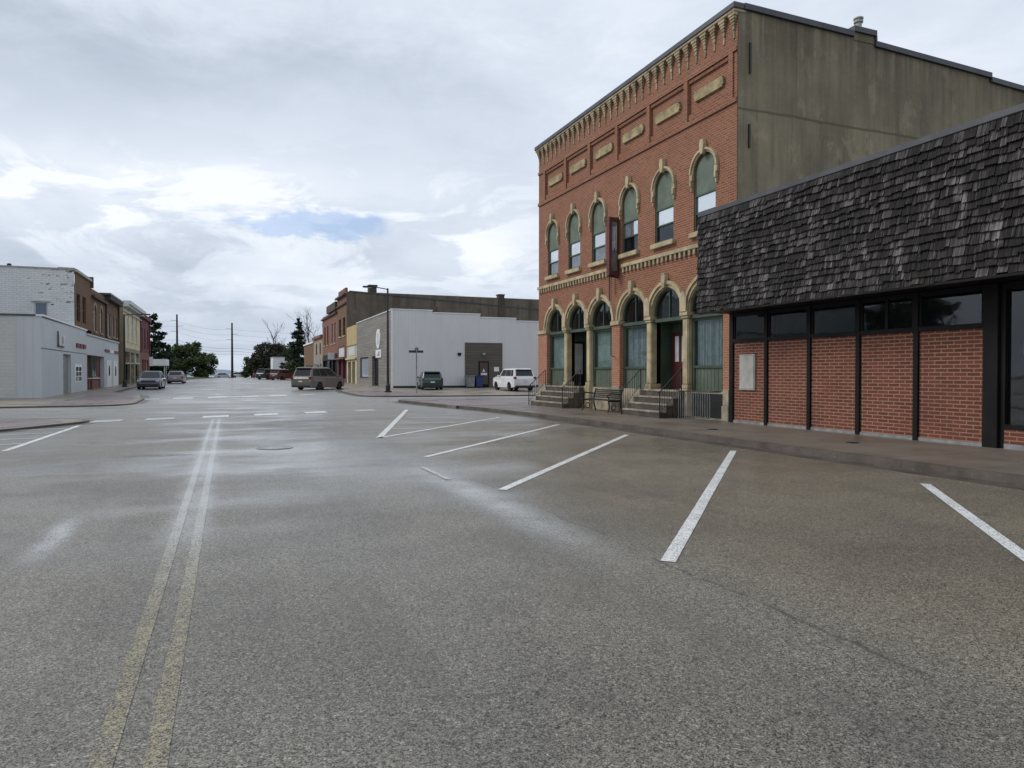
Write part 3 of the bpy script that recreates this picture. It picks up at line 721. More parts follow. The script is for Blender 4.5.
mb.box(19.43, 19.48, -.34, .092, 12.12, 12.45)
mb.build('coping', M['coping'], so)
for z0, z1, x in ((10.5, 11.4, 14.42), (8.3, 9.0, 14.40)): MB(sy).box(x, x + .055, .002, .05, z0, z1).build('wall_tie', M['black'], so)
mb = MB(); mb.box(FX + .5, 40, BY0 + .31, BY1, 11.2, 11.3); mb.build('roof', M['coping'], bb_)
mb = MB(); mb.box(FX + .01, 40, BY1 - .3, BY1 - .005, ZG, 12.2); mb.box(39.7, 40, BY0 + .31, BY1 - .31, ZG, 11.3); mb.build('rear_wall', M['brickA'], bb_)
mb = MB(); mb.box(FX + 2.2, FX + 2.3, BY0 + .35, BY1 - .35, ZG + .3, 11.1); mb.box(FX + .41, FX + 2.2, BY0 + .35, BY1 - .35, 5.0, 5.1); mb.build('interior_wall', M['void'], bb_)
mb = MB(); mb.lathe(18.75, BY0 - .0, [(.10, 12.60), (.10, 12.76), (.14, 12.77), (.14, 12.84), (.09, 12.85), (.15, 12.88), (.15, 12.92), (.0, 12.97)], 14); mb.build('vent_cap', M['box'], bb_)
mb = MB(fb); mb.tube([(24.55, .06, 5.4), (24.55, .06, 3.72)], .02); mb.tube([(24.10, .06, 5.4), (24.10, .06, 4.6)], .015); mb.build('conduit', M['black'], bb_)
mb = MB(fb); mb.tube([(24.35, .14, 3.4), (23.95, .32, 3.4), (23.95, .32, 2.25), (24.2, .05, 2.25)], .02); mb.build('sign_bracket', M['black'], bb_)

# projecting sign between the upper windows
sg = thing('projecting_sign', 'tall dark red sign box with grey face projecting between upper windows of brick building', 'sign', (FX, 23.95, 5.4))
mb = MB(); y0 = 23.85
mb.box(13.54, 13.96, y0, y0 + .22, 7.42, 7.56); mb.box(13.54, 13.96, y0, y0 + .22, 5.34, 5.50); mb.box(13.54, 13.64, y0, y0 + .22, 5.50, 7.42); mb.box(13.91, 13.96, y0, y0 + .22, 5.50, 7.42)
mb.build('frame', M['darkred'], sg, .008)
mb = MB(); mb.box(13.64, 13.91, y0 + .05, y0 + .17, 5.50, 7.42); mb.build('sign_face', M['sgrey'], sg)
mb = MB(); mb.tube([(13.72, y0 + .03, 6.3), (13.72, y0 + .03, 7.2), (13.78, y0 + .03, 7.2), (13.78, y0 + .03, 6.4)], .011); mb.tube([(13.85, y0 + .03, 6.3), (13.85, y0 + .03, 7.25)], .013); mb.tube([(13.68, y0 + .03, 6.6), (13.80, y0 + .03, 6.6)], .010); mb.build('neon_tube', M['white'], sg)
mb = MB(); mb.tube([(13.55, y0 + .11, 5.33), (13.985, y0 + .11, 5.28)], .03); mb.tube([(13.94, y0 + .11, 6.5), (14.0, y0 + .11, 6.5)], .05); mb.build('mounting_arm', M['black'], sg)

# ------------------------------------------------------------------ entry steps, railings, bench, grille
def steps(label, y0, y1, xs, zl=1.03):
    t = thing('entry_steps', label, 'steps', (13.4, (y0 + y1) / 2, ZG), 'stone steps up to the arched doors')
    n = 3; dz = (zl - ZG) / (n + 1); mb = MB()
    tops = MB()
    for k in range(n + 1):
        x0 = xs - k * .25; z1 = zl - k * dz
        x1 = 13.90 if k == 0 else xs - (k - 1) * .25
        mb.box(x0 + .02, x1, y0 + .02, y1, ZG - .1, z1 - .06)
        tops.box(x0, x1 - .002 * (k > 0), y0, y1 + .02, z1 - .058, z1)
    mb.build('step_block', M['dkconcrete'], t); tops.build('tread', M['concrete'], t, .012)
    return t
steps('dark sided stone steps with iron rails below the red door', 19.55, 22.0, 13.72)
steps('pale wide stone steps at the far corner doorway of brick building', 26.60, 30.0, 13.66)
def railing(label, y, x0, x1, z0, z1, nb=7):
    t = thing('iron_railing', label, 'railing', (x0, y, ZG), 'thin iron railings beside the steps')
    mb = MB()
    mb.tube([(x0, y, ZG), (x0, y, z0 + .86)], .020); mb.build('post', M['black'], t)
    mb = MB(); mb.tube([(x1, y, z1), (x1, y, z1 + .72)], .020); mb.build('post', M['black'], t)
    mb = MB(); mb.tube([(x0 - .06, y, z0 + .82), (x0, y, z0 + .86), (x1, y, z1 + .72)], .018); mb.build('handrail', M['black'], t)
    mb = MB(); mb.tube([(x0, y, z0 + .16), (x1, y, z1 + .16)], .010)
    for k in range(1, nb):
        s = k / nb; x = x0 + (x1 - x0) * s; z = z0 + (z1 - z0) * s; mb.tube([(x, y, z + .16), (x, y, z + .86 - .14 * s)], .007, 6)
    mb.build('balusters', M['black'], t)
railing('thin iron railing on the near side of the red door steps', 19.48, 12.92, 13.75, .13, 1.03, 9)
railing('thin iron railing on the far side of the red door steps', 21.93, 12.95, 13.75, .13, 1.03, 9)
railing('thin iron railing on the near side of the far corner steps', 26.54, 12.86, 13.7, .13, 1.03, 9)
railing('thin iron railing on the far side of the far corner steps', 30.06, 12.86, 13.7, .13, 1.03, 9)
t = thing('iron_grille', 'black barred iron fence over the basement opening beside shingled building', 'fence', (13.6, 18.5, ZG))
mb = MB(); mb.tube([(13.55, 17.72, 1.02), (13.55, 19.36, 1.02)], .018); mb.tube([(13.55, 17.72, .22), (13.55, 19.36, .22)], .012); mb.tube([(13.55, 17.72, 1.02), (13.93, 17.72, 1.02)], .018); mb.build('rail', M['black'], t)
mb = MB()
for k in range(15): mb.tube([(13.55, 17.74 + k * .115, ZG), (13.55, 17.74 + k * .115, 1.02)], .009, 6)
mb.build('bars', M['galv'], t)
mb = MB(fb); mb.box(17.75, 19.30, -.058, -.05, .2, .95); mb.build('basement_opening', M['void'], bb_)

bn = thing('park_bench', 'dark slatted bench with scrolled iron ends against the brick pier', 'bench', (13.25, 24.0, ZG))
by0, by1 = 22.85, 25.0
mb = MB()
for k in range(4): mb.box(12.98 + k * .115, 13.08 + k * .115, by0, by1, .57, .60)
mb.build('seat', M['black'], bn)
mb = MB()
for k in range(5): mb.box(13.46 + k * .022, 13.49 + k * .022, by0, by1, .64 + k * .07, .69 + k * .07)
mb.build('backrest', M['black'], bn)
for y in (by0 + .06, by1 - .06):
    mb = MB(); mb.tube([(12.96, y, .13), (13.02, y, .35), (12.98, y, .57)], .03); mb.tube([(13.56, y, .13), (13.48, y, .4), (13.47, y, .60), (13.57, y, 1.0)], .03)
    mb.tube([(12.98, y, .55), (13.47, y, .55)], .025); mb.tube([(13.02, y, .60), (12.94, y, .76), (13.10, y, .84), (13.50, y, .80)], .025)
    mb.tube([(13.2 + .10 * math.cos(a), y, .33 + .10 * math.sin(a)) for a in [i * math.pi / 5 for i in range(11)]], .018)
    mb.build('bench_end', M['black'], bn)

# ------------------------------------------------------------------ shingled building
SX = 12.85
sb = thing('shingled_building', 'one storey brick panel building with dark weathered shingle mansard over black framed windows', 'building', (FX, 12, ZG))
post = [17.27, 15.80, 14.22, 12.68, 11.14, 9.50]
SY0 = 2.0
z_b, z_t, z_w = .20, 2.50, 3.32
# far-end edge wall and roof
mb = MB(); mb.box(FX + .25, 39, SY0, 17.05, 3.36, 5.6); mb.build('roof', M['coping'], sb)
mb = MB(); mb.box(38.7, 39, SY0, 17.05, ZG, 3.35); mb.box(FX + .2, 38.69, SY0, SY0 + .25, ZG, 3.35); mb.build('rear_wall', M['brickC'], sb)
mb = MB(); mb.box(FX + 3, FX + 3.1, SY0 + .3, 17.0, ZG, 3.34); mb.box(FX + .22, FX + 3, SY0 + .3, 17.0, ZG - .05, ZG + .03); mb.build('interior_wall', M['void'], sb)
# brick panels
for a, b in zip(post[1:], post):
    MB(fb).box(a + .05, b - .05, -.22, 0.0, z_b, z_t).build('brick_panel', M['brickC'], sb)
    MB(fb).box(a + .05, b - .05, -.22, .03, ZG - .05, z_b - .003).build('concrete_base', M['dkconcrete'] if False else M['galv'], sb)
for i, u in enumerate(post):
    w = (.085, .06, .06, .06, .06, .15)[i]
    MB(fb).box(u - w, u + w, -.2, .055, ZG - .05, 3.355).build('post', M['charcoal'], sb, .006)
for i, (a, b) in enumerate(zip(post[1:], post)):
    a2, b2 = a + .062 + (.09 if i == 4 else 0), b - .062 - (.025 if i == 0 else 0)
    f = MB(fb); f.box(a2, b2, -.2, .05, 2.503, 2.60); f.box(a2, b2, -.2, .03, 3.26, 3.355); f.box(a2, a2 + .05, -.2, .02, 2.60, 3.26); f.box(b2 - .05, b2, -.2, .02, 2.60, 3.26)
    if i == 3: f.box((a2 + b2) / 2 - .04, (a2 + b2) / 2 + .04, -.18, .02, 2.60, 3.26)
    w = f.build('window', M['charcoal'], sb)
    MB(fb).box(a2 + .045, b2 - .045, -.02, -.008, 2.59, 3.27).build('pane', M['g_dark'], w)
# entrance bay at the near end
f = MB(fb)
f.box(9.25, 9.345, -.25, -.02, ZG, 3.355); f.box(SY0, 9.25, -.25, -.03, 3.22, 3.355); f.box(SY0, 9.25, -.25, -.02, .50, .60)
for u in (7.2, 5.3, 3.4): f.box(u - .06, u + .06, -.25, -.04, .60, 3.22)
w = f.build('window', M['charcoal'], sb); MB(fb).box(SY0, 9.25, -.12, -.105, .60, 3.22).build('pane', M['g_dark'], w)
MB(fb).box(SY0, 9.25, -.25, -.01, .23, .497).build('brick_panel', M['brickC'], sb)
MB(fb).box(SY0, 9.25, -.25, .0, ZG - .05, .227).build('concrete_base', M['galv'], sb)
MB(fb).box(8.60, 8.95, -.103, -.098, 1.95, 2.22).build('notice', M['offwhite'], w)
MB(fb).box(SY0, 9.2, -1.6, -.26, ZG - .04, ZG + .012).build('threshold', M['kerb'], sb)
# cabinet on first panel
ub = MB(fb); ub.box(16.24, 16.90, .002, .05, 1.10, 2.14); u_ = ub.build('utility_cabinet', M['box'], sb, .012)
MB(fb).box(16.28, 16.86, .052, .06, 1.14, 2.10).build('cabinet_door', M['box'], u_, .006)
# mansard: backing, soffit, coping, shingles
SZ0, SZ1 = 3.36, 6.16
mb = MB(); mb.box(SX + .06, FX + .24, SY0, 17.40, 3.37, 3.45); mb.build('soffit', M['charcoal'], sb)
mb = MB(); mb.add([(SX + .05, SY0, 3.40), (SX + .05, 17.40, 3.40), (SX + .10, 17.40, 6.14), (SX + .10, SY0, 6.14)], [(0, 1, 2, 3)]); mb.box(SX + .18, 13.9, 17.28, 17.40, 3.46, 6.1); mb.box(SX + .2, FX + 1, SY0, 17.05, 5.95, 6.05)
mb.build('fascia_backing', M['charcoal'], sb)
mb = MB(); mb.box(SX + .02, SX + .42, SY0, 17.46, 6.17, 6.30); mb.build('coping', M['coping'], sb, .01)
mb = MB(); rows = 17; eh = (SZ1 - SZ0) / rows
for r in range(rows):
    z0 = SZ0 + r * eh; y = SY0 - R.uniform(0, .2)
    while y < 17.44:
        w = R.choice((.07, .09, .11, .13, .16, .19, .24)); y1 = min(y + w, 17.46 + R.uniform(-.02, .01))
        if y1 - y < .03: break
        lo = z0 + R.uniform(-.03, .022) + .02 * math.sin(y * .9 + r); hi = z0 + eh * 1.25; xo = SX + .012 * (z0 - SZ0) / (SZ1 - SZ0)
        th = R.uniform(.008, .022); g = R.uniform(.003, .007)
        xl = xo - .018 - R.uniform(0, .014); xh = xo + .035
        hi = min(hi, 6.165)
        mb.add([(xl, y + g, lo), (xl, y1 - g, lo + R.uniform(-.012, .012)), (xl + th, y1 - g, lo), (xl + th, y + g, lo), (xh, y + g, hi), (xh, y1 - g, hi), (xh + th, y1 - g, hi), (xh + th, y + g, hi)],
               [(0, 1, 2, 3), (0, 4, 5, 1), (1, 5, 6, 2), (3, 7, 4, 0), (2, 6, 7, 3)])
        y = y1
mb.build('shingle_cladding', M['shingle'], sb, fix=False)
mb = MB(); mb.box(SX - .02, SX + .10, SY0, 17.42, 3.315, 3.362); mb.build('drip_edge', M['charcoal'], sb)
# ------------------------------------------------------------------ helper for ordinary shop-front buildings
def bldg(name, label, x_in, fr, y0, y1, zb, zt, wallm, sidem, roofz=None, front=True):
    t = thing(name, label, 'building', (fr.p, (y0 + y1) / 2, zb))
    xf = fr.p - fr.s * .004
    rz = roofz or zt - .6
    a, b = sorted((xf, x_in))
    mb = MB(); mb.box(a, b, y0, y0 + .3, zb - .6, zt - .02); mb.box(a, b, y1 - .3, y1, zb - .6, zt - .02)
    e0, e1 = sorted((x_in, x_in + fr.s * .3)); mb.box(e0, e1, y0 + .301, y1 - .301, zb - .6, zt - .1)
    mb.build('side_wall', sidem, t)
    mb = MB(); mb.box(a, b, y0 + .301, y1 - .301, rz - .1, rz); mb.build('roof', M['coping'], t)
    q0, q1 = sorted((fr.p - fr.s * 1.2, fr.p - fr.s * 1.25)); mb = MB(); mb.box(q0, q1, y0 + .302, y1 - .302, zb - .5, rz - .11); mb.build('interior_wall', M['void'], t)
    return t
def win(t, fr, u0, u1, z0, z1, framem, panem, d=-.2, fw=.09, sill=None, lintel=None, bars=1):
    f = MB(fr); f.box(u0, u0 + fw, d, d + .1, z0, z1); f.box(u1 - fw, u1, d, d + .1, z0, z1); f.box(u0 + fw, u1 - fw, d, d + .1, z0, z0 + fw); f.box(u0 + fw, u1 - fw, d, d + .1, z1 - fw, z1)
    if bars: f.box(u0 + fw, u1 - fw, d + .01, d + .09, (z0 + z1) / 2 - .04, (z0 + z1) / 2 + .04)
    w = f.build('window', framem, t)
    MB(fr).box(u0 + fw, u1 - fw, d + .03, d + .045, z0 + fw, z1 - fw).build('pane', panem, w)
    if sill: MB(fr).box(u0 - .1, u1 + .1, .002, .10, z0 - .16, z0 - .002).build('sill', sill, w)
    if lintel: MB(fr).box(u0 - .12, u1 + .12, .002, .06, z1 + .002, z1 + .24).build('lintel', lintel, w)
    return w

# ---- right side, beyond the cross street ------------------------------------------------
GX = 13.25
fg = Fr('x', GX, -1); gy = Fr('y', 61.3, -1)
zb = G(62) + .10
gb = thing('plank_front_building', 'low grey building with wood plank front and plain pale metal side wall', 'building', (GX, 70, zb))
mb = MB(gy)
for x0, x1, z in ((GX - .02, 16.9, 7.12), (16.9, 21.4, 6.92), (21.4, 24.95, 6.64), (24.95, 40, 6.40)):
    mb.quad((x0, 0, zb - .3), (x1, 0, zb - .3), (x1, 0, z), (x0, 0, z)); mb.quad((x0, 0, z), (x1, 0, z), (x1, -.3, z), (x0, -.3, z)); mb.quad((x0, -.3, z - .5), (x1, -.3, z - .5), (x1, -.3, z), (x0, -.3, z)); mb.quad((x1, 0, z), (x1, -.3, z), (x1, -.3, z - .4), (x1, 0, z - .4))
mb.build('side_wall', M['greysid'], gb, fix=False)
mb = MB(gy)
for x0, x1, z in ((GX - .04, 16.92, 7.12), (16.93, 21.42, 6.92), (21.43, 24.97, 6.64), (24.98, 40, 6.40)): mb.box(x0, x1, -.32, .05, z + .003, z + .09)
mb.box(GX - .06, GX + .10, -.02, .04, zb - .1, 7.12); mb.build('trim', M['white'], gb)
MB(gy).box(GX + .11, 19.9, .002, .05, zb - .2, zb + .14).box(23.6, 40, .002, .05, zb - .2, zb + .14).build('base_board', M['plastic'], gb)
al = MB(gy).box(19.93, 23.55, .003, .06, zb - .1, 4.36).build('entrance_surround', M['taupe'], gb)
d = MB(gy).box(21.22, 22.20, .062, .11, zb - .05, 2.66).build('door', M['charcoal'], al)
MB(gy).box(21.33, 22.09, .112, .12, zb + .25, 2.55).build('pane', M['g_sky'], d)
MB(gy).prism([(21.55, 1.72), (21.85, 1.72), (21.74, 1.86), (21.70, 2.02), (21.62, 1.84)], .121, .125).box(21.42, 22.0, .121, .125, 1.42, 1.60).build('sticker', M['white'], d)
MB(gy).box(22.72, 23.2, .062, .08, 1.75, 2.15).build('notice', M['white'], al)
mb = MB(gy); mb.lathe(21.7, .15, [(.0, 3.2), (.16, 3.22), (.18, 3.32), (.10, 3.42), (.0, 3.44)], 12); mb.build('wall_lamp', M['galv'], al)
mb = MB(gy); mb.box(19.25, 19.55, .003, .14, 3.3, 3.42); mb.box(19.28, 19.52, .02, .13, 3.16, 3.298); mb.build('wall_lamp', M['charcoal'], gb)
# plank front
mb = MB(fg); mb.wall(61.28, 79.4, zb - .3, 7.05, [(67.2, 70.4, zb - .05, 3.25, False), (72.4, 77.2, zb + .75, 3.25, False)], .35); mb.build('plank_front', M['greyplank'], gb, fix=False)
win(gb, fg, 72.4, 77.2, zb + .75, 3.25, M['charcoal'], M['g_pale'], -.18, .12, bars=0)
MB(fg).box(67.2, 70.4, -.5, -.3, zb, 3.25).build('door', M['charcoal'], gb)
mb = MB(); mb.box(GX + .05, 39.9, 61.65, 79.4, 5.6, 5.7); mb.build('roof', M['coping'], gb)
mb = MB(); mb.box(GX + .4, 40, 79.1, 79.4, zb - .3, 7.0); mb.box(39.7, 40, 61.61, 79.09, zb - .3, 5.5); mb.build('rear_wall', M['greysid'], gb)
MB(fg).box(61.28, 79.4, -.34, .06, 7.053, 7.15).build('coping', M['offwhite'], gb)
sgn = MB(fg).disc(67.0, 4.82, .92, .004, .10, n=32).build('round_sign', M['white'], gb, .0)
MB(fg).disc(67.0, 4.82, .60, .102, .106, n=28).build('emblem', M['offwhite'], sgn)
sq = MB(fg).box(65.75, 68.2, .004, .08, 3.05, 3.80).build('square_sign', M['white'], gb)
MB(fg).box(66.3, 66.9, .082, .086, 3.2, 3.62).box(67.1, 67.6, .082, .086, 3.2, 3.4).build('faded_lettering', M['bingrey'], sq)

# yellow narrow building
zb = G(83)
yb = bldg('yellow_building', 'narrow mustard and pale yellow two tone shop between plank front and maroon shop', 30, fg, 79.42, 86.5, zb, 7.0, M['yellow'], M['darkparge'])
mb = MB(fg); mb.wall(79.42, 86.5, 4.85, 7.0, [], .2); mb.build('wall', M['yellow'], yb, fix=False)
mb = MB(fg); mb.wall(79.42, 86.5, zb - .3, 4.80, [(80.6, 82.6, zb, 2.9, False), (83.4, 85.6, zb, 2.9, False)], .4); mb.box(79.42, 86.5, .0, .12, 4.801, 4.849); mb.box(79.42, 86.5, .004, .2, 3.15, 3.35); mb.build('lower_front', M['paleyellow'], yb)
MB(fg).box(80.6, 82.6, -.42, -.38, zb, 2.9).build('door', M['darkred'], yb); MB(fg).box(83.4, 85.6, -.42, -.38, zb, 2.9).build('shop_window', M['charcoal'], yb)
MB(fg).box(80.4, 84.8, .005, .05, 3.6, 4.6).build('sign_board', M['offwhite'], yb)
# tall dark brick building with the long side wall
zb = G(90)
tb = bldg('tall_brick_building', 'tall weathered brown brick building with long bare side wall and two roof chimneys', 46, fg, 86.52, 94.2, zb, 11.4, M['brickBrown'], M['darkparge'], 9.6)
mb = MB(fg); mb.wall(86.52, 94.2, 5.0, 10.1, [(87.6, 89.5, 6.2, 8.4, False), (91.0, 92.9, 6.2, 8.4, False)], .3); mb.build('wall', M['brickBrown'], tb, fix=False)
mb = MB(fg); mb.wall(86.52, 94.2, 10.1, 11.4, [], .2); mb.box(87.5, 93.3, -.3, .0, 11.4, 11.95); mb.build('parapet', M['brickRed'], tb)
mb = MB(fg); mb.box(86.52, 94.2, .002, .35, 11.0, 11.22); mb.box(86.52, 94.2, .002, .2, 9.95, 10.15); mb.build('cornice', M['brickDark'], tb)
mb = MB(fg); mb.wall(86.52, 94.2, zb - .3, 5.0, [(87.2, 90.0, zb + .5, 3.2, False), (90.8, 93.5, zb, 3.2, False)], .4); mb.build('shop_front', M['maroon'], tb, fix=False)
win(tb, fg, 87.2, 90.0, zb + .5, 3.2, M['darkred'], M['g_sky'], -.38, bars=0); MB(fg).box(90.8, 93.5, -.42, -.38, zb, 3.2).build('door', M['darkred'], tb)
for a, b in ((87.6, 89.5), (91.0, 92.9)): win(tb, fg, a, b, 6.2, 8.4, M['brickDark'], M['g_sky'], -.28, sill=M['stone'])
MB(fg).box(88.0, 92.4, .006, .08, 3.6, 4.7).build('sign_board', M['offwhite'], tb); MB(fg).box(86.52, 94.2, .004, .5, 3.3, 3.45).build('awning_board', M['brickRed'], tb)
mb = MB(); mb.prism([(13.6, 11.35), (46, 9.55), (46, 9.7), (13.6, 11.5)], 86.45, 86.9); mb.build('coping', M['coping'], tb)
ch = MB(); ch.box(16.1, 17.0, 87.2, 88.4, 9.5, 12.2); ch.box(16.0, 17.1, 87.1, 88.5, 12.2, 12.4); ch.build('chimney', M['brickDark'], tb)
ch = MB(); ch.box(32.7, 33.5, 86.40, 87.2, 4, 11.7); ch.box(32.65, 33.55, 86.34, 87.3, 11.7, 11.85); ch.build('chimney', M['brickDark'], tb)
ch = MB(); ch.box(30.4, 31.2, 87.0, 87.9, 9.5, 10.75); ch.build('vent_box', M['brickDark'], tb)
# red brick
zb = G(102)
rb = bldg('red_brick_building', 'red brick two storey shop with dark storefront behind the tan minivan', 32, fg, 94.22, 110, zb, 9.9, M['brickRed'], M['brickDark'])
mb = MB(fg); ops = [(95.6, 97.0, 5.6, 8.3, False), (98.4, 99.8, 5.6, 8.3, False), (103.2, 104.6, 5.6, 8.3, False), (106.4, 107.8, 5.6, 8.3, False)]
mb.wall(94.22, 110, 4.2, 9.9, ops, .3); mb.build('wall', M['brickRed'], rb, fix=False)
for i, (a, b, z0, z1, _) in enumerate(ops): win(rb, fg, a, b, z0, z1, M['offwhite'] if i < 2 else M['darkred'], M['g_up'] if i < 2 else M['g_sky'], -.25, sill=M['stone'])
mb = MB(fg); mb.box(94.22, 103, .002, .3, 9.9, 10.9); mb.box(94.22, 110, .002, .25, 9.4, 9.6); mb.build('cornice', M['brickDark'], rb)
mb = MB(fg); mb.wall(94.22, 110, zb - .3, 4.2, [(95, 99, zb + .5, 3.4, False), (99.8, 102, zb, 3.4, False), (103, 109, zb + .5, 3.4, False)], .4); mb.build('shop_front', M['charcoal'], rb, fix=False)
for a, b in ((95, 99), (99.8, 102), (103, 109)): win(rb, fg, a, b, zb + .5, 3.4, M['charcoal'], M['g_sky'], -.35, bars=0)
tsg = MB(); tsg.box(12.3, 13.1, 96.2, 96.35, 3.4, 4.3); tsg.build('hanging_sign', M['white'], rb)
# pale storefront + low brown building further along
zb = G(118)
pb = bldg('pale_storefront', 'small pale shopfront with white hanging sign further along the right side', 30, fg, 110.02, 122, zb, 7.3, M['paleyellow'], M['brickDark'])
mb = MB(fg); mb.wall(110.02, 122, zb - .3, 7.3, [(111, 113.4, zb, 3.0, False), (114.2, 120.6, zb + .6, 3.0, False), (112, 113.6, 4.4, 6.2, False), (117, 118.6, 4.4, 6.2, False)][:2], .3); mb.build('wall', M['stonedark'], pb, fix=False)
win(pb, fg, 111, 113.4, zb, 3.0, M['white'], M['g_sky'], -.25, bars=0); win(pb, fg, 114.2, 120.6, zb + .6, 3.0, M['white'], M['g_up'], -.25, bars=0)
for a in (112, 117): MB(fg).box(a, a + 1.5, .002, .03, 4.5, 6.2).build('boarded_window', M['charcoal'], pb)
MB().box(12.4, 13.2, 113.0, 113.15, 3.2, 4.0).build('hanging_sign', M['white'], pb)
MB(fg).box(110.02, 122, .003, .3, 7.0, 7.4).build('cornice', M['brickRed'], pb)
zb = G(130)
lb = bldg('brown_brick_building', 'low plain brown brick building with white coping at the end of the right row', 32, fg, 122.02, 138, zb, 6.6, M['brickBrown'], M['brickBrown'])
mb = MB(fg); mb.wall(122.02, 138, zb - .3, 6.6, [(124, 130, zb + .6, 3.0, False), (132, 134, zb, 3.0, False)], .3); mb.build('wall', M['brickBrown'], lb, fix=False)
win(lb, fg, 124, 130, zb + .6, 3.0, M['white'], M['g_sky'], -.25, bars=0); MB(fg).box(132, 134, -.3, -.26, zb, 3.0).build('door', M['white'], lb)
MB(fg).box(122.02, 138, -.3, .15, 6.6, 6.85).build('coping', M['white'], lb)
# white low sheds
wb_ = thing('white_shed', 'long white flat roofed metal shed beyond the parked dark cars', 'building', (11, 162, G(160)))
zb = G(160)
mb = MB(); mb.box(8.8, 11.2, 158, 166, zb - .3, 4.9); mb.build('tall_bay', M['white'], wb_, .02)
mb = MB(); mb.box(11.22, 13.9, 158.5, 166, zb - .3, 4.1); mb.build('low_bay', M['white'], wb_, .02)
MB().box(12.0, 13.2, 158.44, 158.498, zb, 3.0).build('door', M['offwhite'], wb_)
MB().box(8.7, 11.25, 157.9, 166.1, 4.902, 5.0).box(11.26, 14.0, 158.4, 166.1, 4.102, 4.2).build('roof', M['offwhite'], wb_)

# ---- left side ------------------------------------------------------------------
LX = -10.0
fl = Fr('x', LX, 1)
zb = G(50) + .08
ml = thing('metal_clad_shop', 'single storey blue grey metal clad corner shop with pale block side wall', 'building', (LX, 53, zb))
fs = Fr('y', 48.4, -1)
mb = MB(fs); mb.quad((-11.25, 0, zb - .4), (LX, 0, zb - .4), (LX, 0, 4.98), (-11.25, 0, 4.90)); mb.build('side_cladding', M['bluesid'], ml, fix=False)
mb = MB(fs); mb.quad((-42, -.02, zb - .4), (-11.251, -.02, zb - .4), (-11.251, -.02, 4.90), (-42, -.02, 4.90)); mb.build('block_wall', M['block'], ml, fix=False)
mb = MB(fl); mb.wall(48.39, 62.3, zb - .4, 3.02, [(54.0, 56.5, zb, 2.85, False)], .3); mb.wall(48.39, 62.3, 3.06, 4.8, [], .3); mb.build('front_cladding', M['bluesid'], ml, fix=False)
MB(fl).box(48.37, 62.3, -.05, .02, 3.02, 3.06).build('seam_trim', M['coping'], ml)
MB(fl).box(54.0, 56.5, -.3, -.2, zb, 2.85).build('door', M['galv'], ml)
mb = MB(fl); mb.prism([(48.35, 4.90), (62.32, 4.80), (62.32, 4.90), (48.35, 5.0)], -.3, .08); mb.build('coping', M['white'], ml)
mb = MB(fs); mb.box(-42, LX - .31, -.25, .06, 4.90, 5.0); mb.build('coping', M['coping'], ml)
mb = MB(); mb.box(-42, LX - .3, 48.5, 57.9, 4.6, 4.7); mb.build('roof', M['coping'], ml)
dn = MB(fl)
for u in (58.2, 59.3):
    for z in (1.05, 1.40, 1.75): dn.box(u, u + .75, .003, .03, z, z + .28)
dn.build('window_panes', M['g_dark'], ml)
MB(fl).box(57.9, 60.4, .001, .0028, .95, 2.25).build('window_board', M['white'], ml)
for k in range(3): MB(fl).box(58.3 + k * 1.25, 59.25 + k * 1.25, .003, .08, 3.42, 3.72).build('sign_letter', M['redletter'], ml)
ws = thing('lit_box_sign', 'small faded white square sign on bracket above the grey shop door', 'sign', (LX, 53, 3.5))
mb = MB(); mb.box(-9.95, -9.9, 52.5, 54.4, 3.35, 4.05); mb.disc; mb.build('sign_face', M['offwhite'], ws, .01)
mb = MB(fl); mb.disc(53.4, 3.72, .26, .102, .106, n=20); mb.build('emblem', M['bingrey'], ws)
mb = MB(fl); mb.tube([(52.3, .0, 3.3), (52.3, .06, 3.3), (52.3, .06, 4.25)], .04); mb.tube([(52.3, .06, 3.30), (54.0, .06, 3.28)], .03); mb.build('bracket', M['coping'], ws)

# painted white brick building
zb = G(60)
pw = thing('white_brick_building', 'two storey building with peeling white painted side wall and brown brick front', 'building', (LX, 61, zb))
fp = Fr('y', 57.95, -1)
mb = MB(fp); mb.wall(-42, LX - .02, zb - .4, 8.85, [(-12.45, -11.60, 5.45, 6.55, False)], .25); pwm = mb.build('side_wall', M['peel'], pw, fix=False)
for v in pwm.data.vertices: pass
win(pw, fp, -12.45, -11.60, 5.45, 6.55, M['offwhite'], M['g_blue'], -.15, .10, bars=0)
MB(fp).box(-12.6, -11.45, .003, .10, 6.56, 6.68).box(-12.6, -11.45, .003, .1, 5.3, 5.44).build('window_trim', M['offwhite'], pw)
mb = MB(fp); mb.box(-42, -20, -.3, .05, 8.45, 8.6); mb.box(-20, -11, -.3, .05, 8.853, 8.95); mb.box(-11, LX + .02, -.3, .06, 8.853, 9.0); mb.build('coping', M['box'], pw)
mb = MB(fl); ops = [(58.7, 60.0, 5.3, 7.3, False), (60.9, 62.2, 5.3, 7.3, False)]
mb.wall(57.97, 64.5, 4.9, 8.75, ops, .25); mb.build('wall', M['brickBrown'], pw, fix=False)
mb = MB(fl); mb.wall(57.97, 62.29, zb - .4, 4.9, [], .0); 
for a, b, z0, z1, _ in ops: win(pw, fl, a, b, z0, z1, M['brickDark'], M['g_dark'], -.2)
MB(fl).box(57.97, 64.5, -.3, .14, 8.753, 8.95).build('cornice', M['box'], pw)
MB(fl).box(64.2, 64.55, -.3, .18, 8.3, 9.15).build('end_block', M['brickDark'], pw)
mb = MB(); mb.box(-42, LX - .3, 58.2, 64.5, 8.0, 8.1); mb.build('roof', M['coping'], pw)
mb = MB(); mb.box(-41.9, LX - .31, 64.2, 64.5, zb - .4, 8.0); mb.build('rear_wall', M['brickDark'], pw)
